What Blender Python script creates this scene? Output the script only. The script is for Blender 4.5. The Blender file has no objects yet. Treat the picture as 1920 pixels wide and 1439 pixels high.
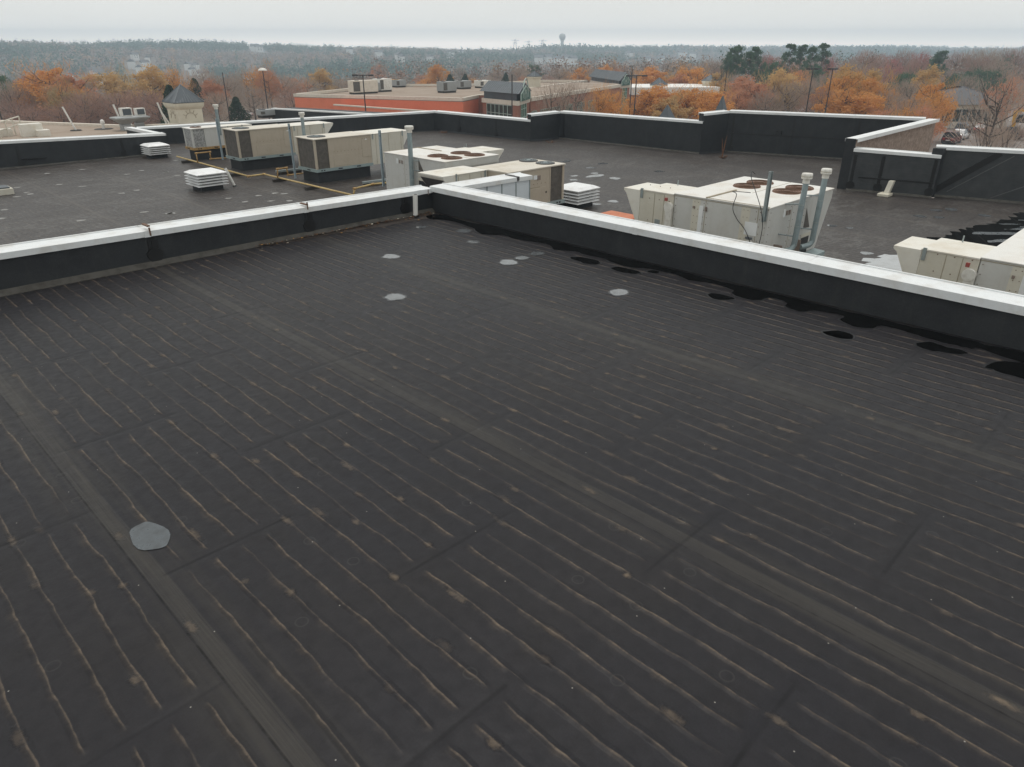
import bpy, bmesh, math, random
import numpy as np
from mathutils import Vector
C = bpy.context.scene
R = math.radians
random.seed(7); RNG = np.random.default_rng(11)

# ------------------------------------------------------------------ camera, sky, sun, exposure
# world: z = 0 is the ground round the building, the camera hovers at 13.46 m, x and y follow the roof's own edges
CZ = 13.46
PITCH = 25.61
cam = bpy.data.objects.new('camera', bpy.data.cameras.new('camera'))
C.collection.objects.link(cam)
cam.location = (0, 0, CZ)
cam.rotation_euler = (R(90 - PITCH), 0, R(-45))
cam.data.sensor_fit = 'HORIZONTAL'; cam.data.sensor_width = 36.0
cam.data.lens = 1330 / 1920 * 36.0
cam.data.clip_start = 0.1; cam.data.clip_end = 20000
C.camera = cam

SUN_EL, SUN_AZ = 70.0, 30.0
wd = bpy.data.worlds.new("World"); C.world = wd; wd.use_nodes = True
wn, wl = wd.node_tree.nodes, wd.node_tree.links
wn.clear()
sky = wn.new('ShaderNodeTexSky'); sky.sky_type = 'NISHITA'; sky.sun_disc = False
sky.sun_elevation = R(SUN_EL); sky.sun_rotation = R(SUN_AZ); sky.dust_density = 4.0; sky.air_density = 1.5
bgA = wn.new('ShaderNodeBackground'); bgA.inputs[1].default_value = 0.07
wl.new(sky.outputs[0], bgA.inputs[0])
# closed overcast: the cloud sheet is a pale grey, a little brighter overhead than the blue behind it
tc = wn.new('ShaderNodeTexCoord'); sx = wn.new('ShaderNodeSeparateXYZ'); wl.new(tc.outputs['Generated'], sx.inputs[0])
def expo(k, col):            # col * exp(-k * height)
    m1 = wn.new('ShaderNodeMath'); m1.operation = 'MULTIPLY'; wl.new(sx.outputs[2], m1.inputs[0]); m1.inputs[1].default_value = -k
    m0 = wn.new('ShaderNodeMath'); m0.operation = 'MINIMUM'; wl.new(m1.outputs[0], m0.inputs[0]); m0.inputs[1].default_value = 0
    m2 = wn.new('ShaderNodeMath'); m2.operation = 'EXPONENT'; wl.new(m0.outputs[0], m2.inputs[0])
    v = wn.new('ShaderNodeVectorMath'); v.operation = 'SCALE'; v.inputs[0].default_value = col; wl.new(m2.outputs[0], v.inputs['Scale']); return v.outputs[0]
def vadd(a, b):
    v = wn.new('ShaderNodeVectorMath'); wl.new(a, v.inputs[0])
    if isinstance(b, tuple): v.inputs[1].default_value = b
    else: wl.new(b, v.inputs[1])
    return v.outputs[0]
overcast = vadd(vadd(expo(13, (.10, .06, .04)), expo(72, (1.12, .93, .80))), (.895, .915, .885))
cn = wn.new('ShaderNodeTexNoise'); cn.inputs['Scale'].default_value = 2.2; cn.inputs['Detail'].default_value = 3
mp = wn.new('ShaderNodeMapping'); mp.inputs['Scale'].default_value = (1, 1, 5); wl.new(tc.outputs['Generated'], mp.inputs[0]); wl.new(mp.outputs[0], cn.inputs[0])
mr = wn.new('ShaderNodeMapRange'); wl.new(cn.outputs[0], mr.inputs[0])
mr.inputs[1].default_value = .3; mr.inputs[2].default_value = .7; mr.inputs[3].default_value = .96; mr.inputs[4].default_value = 1.04
bgB = wn.new('ShaderNodeBackground'); wl.new(overcast, bgB.inputs[0]); wl.new(mr.outputs[0], bgB.inputs[1])
mx = wn.new('ShaderNodeMixShader'); mx.inputs[0].default_value = 0.9
wl.new(bgA.outputs[0], mx.inputs[1]); wl.new(bgB.outputs[0], mx.inputs[2])
wo = wn.new('ShaderNodeOutputWorld'); wl.new(mx.outputs[0], wo.inputs[0])

sl = bpy.data.lights.new('sun', 'SUN'); sl.energy = 1.2; sl.angle = R(25); sl.color = (1, .965, .92)
sun = bpy.data.objects.new('sun', sl); C.collection.objects.link(sun)
sun.rotation_euler = (R(90 - SUN_EL), 0, R(180 - SUN_AZ))
sun.location = (0, 0, 60)
C.view_settings.view_transform = 'Standard'; C.view_settings.look = 'None'
C.view_settings.exposure = 0.0; C.view_settings.gamma = 1.0
C.render.engine = 'CYCLES'
C.cycles.volume_bounces = 3; C.cycles.max_bounces = 8
C.cycles.volume_step_rate = 5; C.cycles.use_denoising = True

# ------------------------------------------------------------------ surveying helpers
F_ = np.array([1, 1, 0]) / 2**.5; R_ = np.array([1, -1, 0]) / 2**.5
cp, sp = math.cos(R(PITCH)), math.sin(R(PITCH))
FW = F_ * cp - np.array([0, 0, 1.]) * sp; UP = F_ * sp + np.array([0, 0, 1.]) * cp
def _ray(px, py): return FW + R_ * (px - 960) / 1330 + UP * (719.5 - py) / 1330
def on_level(px, py, z):            # the point of a horizontal level z seen in that direction
    d = _ray(px, py); t = (z - CZ) / d[2]; return Vector((d[0]*t, d[1]*t, z))
def at_range(px, py, dist):         # the point that far away over the ground
    d = _ray(px, py); t = dist / math.hypot(d[0], d[1]); return Vector((d[0]*t, d[1]*t, CZ + d[2]*t))
ZN = CZ - 3.46      # upper roof level
ZL = CZ - 5.20      # lower roof level
def z_(rel): return CZ + rel

# ------------------------------------------------------------------ mesh + object helpers
class MB:
    def __init__(s, T=None): s.v = []; s.f = []; s.T = T
    def p(s, pts):
        i = len(s.v)
        for q in pts:
            q = tuple(q); s.v.append(tuple(s.T(*q)) if s.T else q)
        return i
    def box(s, x0, x1, y0, y1, z0, z1):
        i = s.p([(x0,y0,z0),(x1,y0,z0),(x1,y1,z0),(x0,y1,z0),(x0,y0,z1),(x1,y0,z1),(x1,y1,z1),(x0,y1,z1)])
        s.f += [(i,i+3,i+2,i+1),(i+4,i+5,i+6,i+7),(i,i+1,i+5,i+4),(i+1,i+2,i+6,i+5),(i+2,i+3,i+7,i+6),(i+3,i,i+4,i+7)]
        return s
    def hexa(s, lo, hi):            # two 4-point loops, bottom and top
        i = s.p(list(lo) + list(hi))
        s.f += [(i,i+3,i+2,i+1),(i+4,i+5,i+6,i+7),(i,i+1,i+5,i+4),(i+1,i+2,i+6,i+5),(i+2,i+3,i+7,i+6),(i+3,i,i+4,i+7)]
        return s
    def loft(s, loops, cap=True):   # closed loops of equal length
        n = len(loops[0]); i = s.p([q for L in loops for q in L])
        for k in range(len(loops)-1):
            a = i + k*n; b = a + n
            for j in range(n): s.f.append((a+j, a+(j+1) % n, b+(j+1) % n, b+j))
        if cap:
            s.f.append(tuple(range(i+n-1, i-1, -1))); s.f.append(tuple(range(i+(len(loops)-1)*n, i+len(loops)*n)))
        return s
    def prism(s, prof, axis, a, b): # profile in the two other axes, swept along axis
        def m(u, w, t):
            return {'x': (t,u,w), 'y': (u,t,w), 'z': (u,w,t)}[axis]
        return s.loft([[m(u,w,a) for u,w in prof], [m(u,w,b) for u,w in prof]])
    def cyl(s, p0, p1, r0, r1=None, n=10, cap=True):
        r1 = r0 if r1 is None else r1
        p0 = Vector(p0); p1 = Vector(p1); d = (p1-p0).normalized()
        a = d.orthogonal().normalized(); b = d.cross(a)
        L = []
        for c, r in ((p0, r0), (p1, r1)):
            L.append([c + a*(r*math.cos(2*math.pi*k/n)) + b*(r*math.sin(2*math.pi*k/n)) for k in range(n)])
        return s.loft(L, cap)
    def tube(s, pts, r, n=8):
        for a, b in zip(pts[:-1], pts[1:]): s.cyl(a, b, r, r, n)
        return s
    def lathe(s, c, prof, n=20):
        return s.loft([[(c[0]+r*math.cos(2*math.pi*k/n), c[1]+r*math.sin(2*math.pi*k/n), c[2]+h) for k in range(n)] for r, h in prof])
    def face(s, pts):
        i = s.p(pts); s.f.append(tuple(range(i, i+len(pts)))); return s
    def build(s, name, mat, parent=None, bevel=0, smooth=False):
        off = parent_origin(parent)
        me = bpy.data.meshes.new(name)
        me.from_pydata([(a-off[0], b-off[1], c-off[2]) for a, b, c in s.v], [], s.f)
        bm = bmesh.new(); bm.from_mesh(me)
        bmesh.ops.recalc_face_normals(bm, faces=bm.faces); bm.to_mesh(me); bm.free()
        if smooth:
            for q in me.polygons: q.use_smooth = True
        me.materials.append(mat)
        o = bpy.data.objects.new(name, me); C.collection.objects.link(o)
        if parent: o.parent = parent
        if bevel:
            m = o.modifiers.new('bevel', 'BEVEL'); m.width = bevel; m.segments = 2; m.limit_method = 'ANGLE'; m.angle_limit = R(40)
        return o
def parent_origin(p):
    v = Vector((0, 0, 0))
    while p is not None: v = v + p.location; p = p.parent
    return v
def tag(o, label=None, cat=None, group=None, kind=None):
    if label: o['label'] = label
    if cat: o['category'] = cat
    if group: o['group'] = group
    if kind: o['kind'] = kind
    return o
def thing(name, loc, label, cat, group=None):
    o = bpy.data.objects.new(name, None); C.collection.objects.link(o); o.location = loc
    o.empty_display_size = .2
    return tag(o, label, cat, group)
def copy_tree(o, parent=None):
    c = o.copy(); C.collection.objects.link(c)
    if parent: c.parent = parent
    for ch in [q for q in bpy.data.objects if q.parent == o and q != c]: copy_tree(ch, c)
    return c
def np_mesh(name, V, F, mat, parent=None, col=None):
    me = bpy.data.meshes.new(name); n = F.shape[1]
    me.vertices.add(len(V)); me.vertices.foreach_set('co', V.astype(np.float32).ravel())
    me.loops.add(F.size); me.loops.foreach_set('vertex_index', F.astype(np.int32).ravel())
    me.polygons.add(len(F)); me.polygons.foreach_set('loop_start', np.arange(0, F.size, n, dtype=np.int32))
    me.polygons.foreach_set('loop_total', np.full(len(F), n, dtype=np.int32))
    me.update(calc_edges=True)
    if col is not None:
        a = me.color_attributes.new('kind_colour', 'FLOAT_COLOR', 'POINT')
        a.data.foreach_set('color', np.c_[col, np.ones(len(col))].astype(np.float32).ravel())
    me.materials.append(mat)
    if name is None: return me
    o = bpy.data.objects.new(name, me); C.collection.objects.link(o)
    if parent: o.parent = parent
    return o

# ------------------------------------------------------------------ materials
class NT:
    def __init__(s, name):
        s.m = bpy.data.materials.new(name); s.m.use_nodes = True
        s.n = s.m.node_tree.nodes; s.l = s.m.node_tree.links
        s.b = s.n['Principled BSDF']; s.tc = s.n.new('ShaderNodeTexCoord')
    def put(s, sock, v):
        if isinstance(v, bpy.types.NodeSocket): s.l.new(v, sock)
        elif isinstance(v, (tuple, list)) and len(v) == 3 and sock.type == 'RGBA': sock.default_value = (*v, 1)
        else: sock.default_value = v
    def math(s, op, a, b=0.0, c=None, clamp=False):
        n = s.n.new('ShaderNodeMath'); n.operation = op; n.use_clamp = clamp
        s.put(n.inputs[0], a); s.put(n.inputs[1], b)
        if c is not None: s.put(n.inputs[2], c)
        return n.outputs[0]
    def vec(s, x, y, z=0.0):
        n = s.n.new('ShaderNodeCombineXYZ'); s.put(n.inputs[0], x); s.put(n.inputs[1], y); s.put(n.inputs[2], z); return n.outputs[0]
    def sep(s, v):
        n = s.n.new('ShaderNodeSeparateXYZ'); s.l.new(v, n.inputs[0]); return n.outputs
    def noise(s, v, sc=1., det=3., rough=.5):
        n = s.n.new('ShaderNodeTexNoise'); n.inputs['Scale'].default_value = sc; n.inputs['Detail'].default_value = det
        n.inputs['Roughness'].default_value = rough
        if v is not None: s.l.new(v, n.inputs['Vector'])
        return n.outputs[0]
    def white(s, v):
        n = s.n.new('ShaderNodeTexWhiteNoise'); n.noise_dimensions = '3D'; s.l.new(v, n.inputs['Vector']); return n.outputs[0]
    def voro(s, v, sc, rnd=1.):
        n = s.n.new('ShaderNodeTexVoronoi'); n.voronoi_dimensions = '2D' if sc < 3 else '3D'; n.inputs['Scale'].default_value = sc; n.inputs['Randomness'].default_value = rnd
        s.l.new(v, n.inputs['Vector']); return n.outputs['Distance'], n.outputs['Color']
    def rng(s, v, a, b, c=0., d=1., sm=False):
        n = s.n.new('ShaderNodeMapRange'); n.interpolation_type = 'SMOOTHSTEP' if sm else 'LINEAR'
        s.put(n.inputs[0], v)
        for i, q in enumerate((a, b, c, d)): s.put(n.inputs[1+i], q)
        return n.outputs[0]
    def mix(s, f, a, b):
        n = s.n.new('ShaderNodeMix'); n.data_type = 'RGBA'
        s.put(n.inputs[0], f); s.put(n.inputs[6], a); s.put(n.inputs[7], b); return n.outputs[2]
    def mul(s, a, b): return s.math('MULTIPLY', a, b)
    def scale(s, v, x, y, z):
        n = s.n.new('ShaderNodeMapping'); s.l.new(v, n.inputs[0]); n.inputs['Scale'].default_value = (x, y, z); return n.outputs[0]
    def bump(s, h, dist, st=1.):
        n = s.n.new('ShaderNodeBump'); n.inputs['Strength'].default_value = st; n.inputs['Distance'].default_value = dist
        s.l.new(h, n.inputs['Height']); s.l.new(n.outputs[0], s.b.inputs['Normal'])
    def fin(s, col, rough=.6, metal=0., spec=.5):
        s.put(s.b.inputs['Base Color'], col); s.put(s.b.inputs['Roughness'], rough)
        s.b.inputs['Metallic'].default_value = metal; s.b.inputs['Specular IOR Level'].default_value = spec
        return s.m

def plain(name, col, rough=.6, metal=0., dirt=(.5, .45, .38), amt=.25, sc=3., streak=0., rust=0., bump=.0, spec=.5):
    """painted or weathered surface: base colour, soft dirt, vertical run marks, rust spots"""
    t = NT(name); o = t.tc.outputs['Object']
    n1 = t.noise(o, sc, 5, .6)
    n2 = t.noise(o, sc*7, 3, .6)
    f = t.mul(t.rng(n1, .42, .72, 0, 1, True), amt)
    c = t.mix(f, col, tuple(a*b for a, b in zip(col, dirt)))
    c = t.mix(t.rng(n2, .35, .75, 0, .12), c, tuple(a*.6 for a in col))
    if streak:
        n3 = t.noise(t.scale(o, 9, 9, .5), 1., 4, .6)
        c = t.mix(t.mul(t.rng(n3, .52, .75, 0, 1, True), streak), c, tuple(a*b for a, b in zip(col, (.55, .42, .3))))
    if rust:
        n4 = t.noise(o, sc*2.3, 6, .75)
        c = t.mix(t.rng(n4, .62, .70, 0, rust, True), c, (.16, .055, .02))
    if bump: t.bump(n2, bump)
    return t.fin(c, t.rng(n1, .3, .7, rough-.08, rough+.1), metal, spec)

def roof_material(name, base, tint, dusty, lower=False):
    """black rubber membrane over ribbed deck boards: ribs every 0.2 m along y, 3.05 m sheets, staggered board joints"""
    t = NT(name); o = t.tc.outputs['Object']; x, y, z = t.sep(o)
    P = t.vec(x, y, 0.)
    idx = t.math('ROUND', t.math('DIVIDE', x, .203))
    wob = t.mul(t.math('SUBTRACT', t.noise(t.vec(t.mul(idx, 5.3), t.mul(y, 1.1), 3.), 1.0, 4, .6), .5), .105)
    xw = t.math('ADD', x, wob)
    u = t.math('DIVIDE', xw, .203)
    d = t.math('ABSOLUTE', t.math('SUBTRACT', u, idx))                 # 0 on a rib, 0.5 between ribs
    ds = t.math('SUBTRACT', u, idx)
    # every rib fades in and out by itself
    w = t.noise(t.vec(t.mul(idx, 7.31), t.mul(y, .55), 1.), 1.0, 3, .6)
    w2 = t.noise(t.vec(t.mul(idx, 3.7), t.mul(y, 3.2), 9.), 1.0, 4, .65)
    pres = t.rng(w, .33, .52, .30, 1, True)
    # staggered cross joints of the boards
    row = t.math('FLOOR', t.math('DIVIDE', t.math('SUBTRACT', x, 1.0), 1.22))
    par = t.math('ABSOLUTE', t.math('MODULO', row, 2.))
    yo = t.math('SUBTRACT', t.math('SUBTRACT', y, 2.2), t.mul(t.math('SUBTRACT', 1., par), 0.))
    yo = t.math('SUBTRACT', yo, t.mul(par, 1.22))
    jn = t.math('MULTIPLY', t.noise(t.vec(t.mul(x, .8), y, 5.), 1.1, 2), .05)
    yj = t.math('ADD', t.math('DIVIDE', t.math('ADD', yo, jn), 2.44), .5)
    dj = t.mul(t.math('ABSOLUTE', t.math('SUBTRACT', t.math('FRACT', yj), .5)), 2.44)
    jpres = t.rng(t.white(t.vec(row, t.math('FLOOR', yj), 2.)), .25, .7, .12, .9)
    rowf = t.math('ABSOLUTE', t.math('SUBTRACT', t.math('FRACT', t.math('DIVIDE', t.math('SUBTRACT', xw, 1.0), 1.22)), .5))
    jpres = t.mul(jpres, t.rng(rowf, .40, .49, 1, 0, True))
    joint = t.mul(t.rng(dj, .004, .024, 1, 0, True), jpres)
    near_joint = t.rng(dj, .05, .14, 0, 1, True)
    pres = t.mul(pres, near_joint)
    # sheet seams
    sm = t.math('DIVIDE', t.math('SUBTRACT', x, 1.02), 3.05)
    dse = t.mul(t.math('SUBTRACT', t.math('FRACT', t.math('ADD', sm, .5)), .5), 3.05)
    dsea = t.math('ABSOLUTE', dse)
    seam = t.rng(dsea, .055, .075, 1, 0, True)
    edge = t.rng(t.math('ABSOLUTE', t.math('ADD', dse, .068)), .004, .012, 1, 0, True)
    halo = t.rng(dsea, .08, .42, 1, 0, True)
    pres = t.mul(pres, t.rng(dsea, .07, .11, 0, 1))
    ridge = t.mul(t.rng(d, .0, .19, 1, 0, True), pres)
    wline = t.math('ADD', t.rng(w2, .40, .70, .04, .15), t.mul(t.math('SUBTRACT', t.noise(P, 38, 4, .7), .5), .09))
    # the crest is worn pale with a crisp edge on one side and dust thinning out on the other
    crest = t.mul(t.rng(ds, t.mul(wline, -1.0), .0, 0, 1, True), t.rng(ds, .0, .035, 1, 0, True))
    drift = t.mul(t.mul(t.rng(ds, t.mul(wline, -2.8), .0, 0, 1, True), t.rng(ds, .0, .03, 1, 0, True)), .30)
    line = t.mul(t.math('MAXIMUM', crest, drift), pres)
    line = t.mul(t.mul(line, t.rng(w2, .34, .62, .25, 1)), t.rng(t.noise(P, 17, 5, .7), .36, .60, .30, 1))
    # fastener plates and worn bubbles
    vd, vc = t.voro(P, 1.75, .75)
    vcs = t.sep(vc)
    rd = t.math('DIVIDE', vd, 1.75)
    ring = t.mul(t.rng(t.math('ABSOLUTE', t.math('SUBTRACT', rd, .042)), .003, .008, 1, 0, True), t.rng(vcs[0], .55, .6, 0, .45))
    yb = t.math('ADD', t.mul(y, .95), t.mul(t.white(t.vec(idx, 4., 0.)), 5.))
    cell = t.math('FLOOR', yb)
    on = t.rng(t.white(t.vec(idx, cell, 6.)), .48, .52, 0, 1)
    bx = t.math('DIVIDE', t.mul(t.math('SUBTRACT', ds, t.mul(t.math('SUBTRACT', t.white(t.vec(idx, cell, 8.)), .5), .35)), .203), .030)
    by = t.math('DIVIDE', t.math('DIVIDE', t.math('SUBTRACT', t.math('FRACT', yb), t.rng(t.white(t.vec(idx, cell, 1.)), 0, 1, .3, .7)), .95), t.rng(t.white(t.vec(idx, cell, 3.)), 0, 1, .03, .10))
    rb = t.math('SQRT', t.math('ADD', t.mul(bx, bx), t.mul(by, by)))
    rb = t.math('ADD', rb, t.mul(t.math('SUBTRACT', t.noise(P, 26, 4, .65), .5), 1.7))
    bump_blob = t.mul(t.rng(rb, .0, 1.7, 1, 0, True), on)
    blob = t.mul(t.mul(t.rng(rb, .25, 1.25, 1, 0, True), on), t.rng(t.white(t.vec(idx, cell, 9.)), 0, 1, .25, 1.))
    grain = t.noise(P, 75, 5, .8); grain2 = t.noise(P, 9, 5, .65); macro = t.noise(P, .33, 4, .6); macro2 = t.noise(t.vec(t.mul(x, 1.6), t.mul(y, .35), 4.), .9, 3)
    stain = t.noise(P, 1.4, 5, .62)
    c = t.mix(t.rng(macro, .35, .68, 0, 1), base, tint)
    c = t.mix(t.rng(macro2, .35, .7, 0, .35), c, tuple(q*1.25 for q in base))
    c = t.mix(t.rng(stain, .48, .66, 0, .55), c, tuple(q*w_ for q, w_ in zip(tint, (.72, .70, .66))))
    if lower:   # tide marks of dried rainwater
        tm_ = t.noise(t.vec(t.mul(x, .5), t.mul(y, .9), 7.), .9, 6, .7)
        c = t.mix(t.mul(t.rng(t.math('ABSOLUTE', t.math('SUBTRACT', tm_, .52)), .0, .035, 1, 0, True), t.rng(macro, .4, .6, .1, .55)), c, (.17, .165, .155))
        c = t.mix(t.rng(tm_, .60, .72, 0, .4, True), c, tuple(q*.6 for q in base))
    c = t.mix(t.rng(grain, .40, .62, 0, .6), c, tuple(q*1.7 for q in base))
    c = t.mix(t.rng(grain2, .4, .65, 0, .35), c, tuple(q*.65 for q in base))
    c = t.mix(t.mul(halo, t.rng(t.noise(t.vec(t.mul(x, 14), t.mul(y, .5), 0.), 1., 3), .4, .7, .0, .5)), c, tuple(q*.7 for q in dusty))
    c = t.mix(t.mul(seam, t.rng(t.noise(t.vec(t.mul(x, 55), t.mul(y, .9), 0.), 1.3, 5, .75), .34, .68, .0, .62)), c, tuple(q*.92 for q in dusty))
    c = t.mix(t.mul(edge, t.rng(grain2, .35, .65, .1, .7)), c, tuple(q*.35 for q in base))
    brown = (dusty[0]*2.5, dusty[1]*2.1, dusty[2]*1.75) if not lower else (dusty[0]*1.5, dusty[1]*1.45, dusty[2]*1.4)
    c = t.mix(t.mul(line, .80 if not lower else .8), c, brown)
    c = t.mix(t.mul(blob, t.rng(grain2, .3, .65, .15, .75)), c, brown)
    c = t.mix(t.mul(ring, .32), c, (dusty[0]*1.5, dusty[1]*1.6, dusty[2]*1.7))
    c = t.mix(t.mul(joint, t.rng(t.noise(P, 2.7, 3), .35, .65, .25, .8)), c, tuple(q*.42 for q in base))
    # specks of grit
    gd, gc = t.voro(P, 1.25, 1.)
    c = t.mix(t.rng(t.math('DIVIDE', gd, 1.25), .003, .006, .6, 0), c, (.45, .42, .38))
    h = t.math('ADD', t.mul(ridge, 1.), t.mul(bump_blob, 1.1))
    h = t.math('ADD', h, t.mul(seam, .35))
    h = t.math('SUBTRACT', h, t.mul(t.rng(dj, .0, .06, 1, 0, True), t.mul(jpres, .35)))
    h = t.math('ADD', h, t.mul(t.rng(rd, .0, .05, 1, 0, True), .25))
    h = t.math('ADD', h, t.mul(grain2, .22)); h = t.math('ADD', h, t.mul(grain, .05))
    h = t.math('ADD', h, t.mul(stain, 1.2))
    t.bump(h, .009, 1.)
    return t.fin(c, t.rng(grain2, .3, .7, .38, .52), 0, .13)

M = {}
M['roof_up'] = roof_material('membrane_upper', (.0155, .0150, .0178), (.0240, .0212, .0208), (.066, .060, .052))
M['roof_low'] = roof_material('membrane_lower', (.043, .038, .0365), (.060, .052, .047), (.12, .104, .09), True)
def membrane_wall():
    t = NT('membrane_wall'); o = t.tc.outputs['Object']
    n = t.noise(o, 2.5, 5, .6); n2 = t.noise(o, 45, 3); n3 = t.noise(t.scale(o, 4, 4, .4), 1.5, 4, .6); x, y, z = t.sep(o)
    c = t.mix(t.rng(n, .35, .7), (.020, .022, .025), (.031, .033, .036))
    c = t.mix(t.rng(n3, .55, .8, 0, .35), c, (.06, .056, .05))
    c = t.mix(t.rng(n2, .5, .8, 0, .2), c, (.08, .08, .08))
    t.bump(t.math('ADD', n, t.mul(n2, .15)), .012, .5)
    return t.fin(c, .62, 0, .35)
M['wallmem'] = membrane_wall()
def lit_wall():  # paler wall membrane: light falling on an up-facing face, painted into the colour
    t = NT('membrane_wall_lit'); o = t.tc.outputs['Object']
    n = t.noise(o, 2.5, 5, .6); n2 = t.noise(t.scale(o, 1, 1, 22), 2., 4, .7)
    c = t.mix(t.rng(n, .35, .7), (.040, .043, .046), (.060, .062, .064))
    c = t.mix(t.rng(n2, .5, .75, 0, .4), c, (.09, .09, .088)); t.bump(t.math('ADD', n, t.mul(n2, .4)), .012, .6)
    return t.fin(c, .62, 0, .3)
M['wall_lit'] = lit_wall()
M['patch'] = plain('membrane_patch', (.008, .008, .009), .42, sc=4)
M['lapedge'] = plain('lap_edge', (.10, .10, .10), .6)
M['dust'] = plain('dusty_flashing', (.085, .078, .068), .8, dirt=(.45, .42, .4), amt=.8, sc=5)
M['coping'] = plain('white_coping', (.74, .755, .76), .42, dirt=(.68, .62, .55), amt=.5, sc=2.9, streak=.07)
M['coping_far'] = plain('white_coping_far', (.78, .79, .79), .45, amt=.2, sc=2)
M['joint'] = plain('coping_joint', (.25, .20, .17), .6, rust=.4)
M['siding'] = plain('white_metal_siding', (.66, .70, .74), .38, dirt=(.8, .8, .8), amt=.3, sc=1.5)
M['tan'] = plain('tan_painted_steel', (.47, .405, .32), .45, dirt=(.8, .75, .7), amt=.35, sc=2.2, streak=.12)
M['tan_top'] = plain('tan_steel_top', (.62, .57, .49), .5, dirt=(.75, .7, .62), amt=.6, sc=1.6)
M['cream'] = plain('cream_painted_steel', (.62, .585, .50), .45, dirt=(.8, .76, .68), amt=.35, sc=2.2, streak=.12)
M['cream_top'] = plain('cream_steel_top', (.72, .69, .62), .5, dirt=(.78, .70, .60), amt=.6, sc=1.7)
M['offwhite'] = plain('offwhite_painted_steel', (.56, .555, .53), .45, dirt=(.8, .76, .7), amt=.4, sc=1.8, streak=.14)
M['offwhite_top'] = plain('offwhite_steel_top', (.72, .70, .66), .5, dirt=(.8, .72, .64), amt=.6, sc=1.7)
M['rust'] = plain('rusty_grille', (.20, .11, .075), .8, dirt=(.5, .45, .4), amt=.8, sc=9)
M['rustfleck'] = plain('rust_stain', (.15, .085, .055), .8, amt=.7, sc=12)
M['darkgrille'] = plain('dark_fan_grille', (.07, .065, .065), .7, sc=9)
def coil_mat(name, a, b, sc):
    t = NT(name); o = t.tc.outputs['Object']
    x, y, z = t.sep(o)
    n = t.noise(t.scale(o, sc, sc, sc), 1., 3, .8); fin = t.math('SINE', t.mul(t.math('ADD', x, y), 260.))
    c = t.mix(t.rng(n, .38, .62), a, b)
    c = t.mix(t.rng(fin, -1, 1, 0, .25), c, tuple(q*.5 for q in a))
    return t.fin(c, .7)
M['coil'] = coil_mat('condenser_coil', (.085, .075, .065), (.13, .115, .10), 6)
M['coil_dmg'] = coil_mat('hail_damaged_coil', (.18, .175, .17), (.5, .5, .49), 20)
M['galv'] = plain('galvanised_steel', (.34, .39, .40), .42, .5, sc=5, amt=.4, rust=.15)
M['galv_blue'] = plain('galvanised_strut', (.34, .41, .45), .45, .3, sc=5, amt=.3, rust=.1)
M['flue'] = plain('grey_flue_pipe', (.27, .33, .345), .5, .2, sc=5, amt=.4, rust=.1)
M['cap'] = plain('white_vent_cap', (.72, .70, .65), .5, amt=.5, sc=6)
M['rail'] = plain('unit_base_rail', (.30, .37, .375), .5, .2, sc=4, rust=.45)
M['pvc'] = plain('white_pvc', (.74, .72, .68), .4, amt=.15)
M['louver'] = plain('white_louver', (.80, .80, .80), .4, amt=.25, sc=4)
M['gas'] = plain('yellow_gas_pipe', (.55, .40, .17), .55, sc=7, amt=.5, rust=.5)
M['gasrust'] = plain('rusty_gas_pipe', (.42, .26, .10), .6, sc=9, amt=.6, rust=.8)
M['black'] = plain('black_rubber', (.012, .012, .013), .5)
M['wood'] = plain('dark_timber_block', (.04, .034, .03), .85)
M['red'] = plain('red_plastic', (.33, .07, .06), .5)
M['orange'] = plain('orange_sheet', (.52, .16, .07), .6, amt=.3, sc=5)
M['label'] = plain('white_sticker', (.78, .79, .79), .4, amt=.1)
M['brown'] = plain('dry_stems', (.22, .10, .05), .9)
M['beige'] = plain('beige_stucco', (.62, .575, .47), .85, amt=.25, sc=.8)
M['beigedk'] = plain('beige_line', (.36, .31, .23), .85)
M['slate'] = plain('dark_metal_roof', (.075, .088, .10), .45, .2, sc=1)
M['slate2'] = plain('dark_roof_rib', (.15, .165, .18), .45, .2)
M['gravel'] = plain('tan_gravel_roof', (.32, .25, .195), .95, dirt=(.75, .7, .66), amt=.7, sc=.35)
M['brickred'] = plain('orange_red_masonry', (.74, .215, .12), .85, amt=.2, sc=.5)
def brick_mat(name, a, b, mortar, s):
    t = NT(name); o = t.tc.outputs['Object']; x, y, z = t.sep(o)
    n = t.n.new('ShaderNodeTexBrick'); t.l.new(t.vec(t.math('ADD', x, y), z, 0.), n.inputs['Vector'])
    n.inputs['Scale'].default_value = s; t.put(n.inputs['Color1'], a); t.put(n.inputs['Color2'], b); t.put(n.inputs['Mortar'], mortar)
    q = t.noise(o, .6, 4)
    return t.fin(t.mix(t.rng(q, .4, .7, 0, .3), n.outputs[0], tuple(k*.6 for k in a)), .9)
M['brick'] = brick_mat('red_brick', (.30, .105, .065), (.36, .14, .09), (.34, .24, .19), 4)
def stone_mat():
    t = NT('rough_tan_stone'); o = t.tc.outputs['Object']
    d, c = t.voro(t.scale(o, 1, 1, 1.6), 3.2, 1.); n = t.noise(o, 7, 5, .7)
    cc = t.mix(t.rng(n, .35, .65), (.25, .185, .15), (.44, .345, .285))
    cc = t.mix(t.rng(d, .1, .5, .0, .35), cc, (.17, .125, .10)); t.bump(n, .04)
    return t.fin(cc, .95)
M['stone'] = stone_mat()
M['glass'] = plain('dark_green_glass', (.03, .055, .05), .12, sc=.7, amt=.3)
M['glassgreen'] = plain('green_tinted_glass', (.05, .17, .12), .15, sc=1.5, amt=.6)
M['frame'] = plain('pale_green_frame', (.42, .52, .47), .5)
M['greenframe'] = plain('dark_green_frame', (.05, .14, .11), .5)
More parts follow.
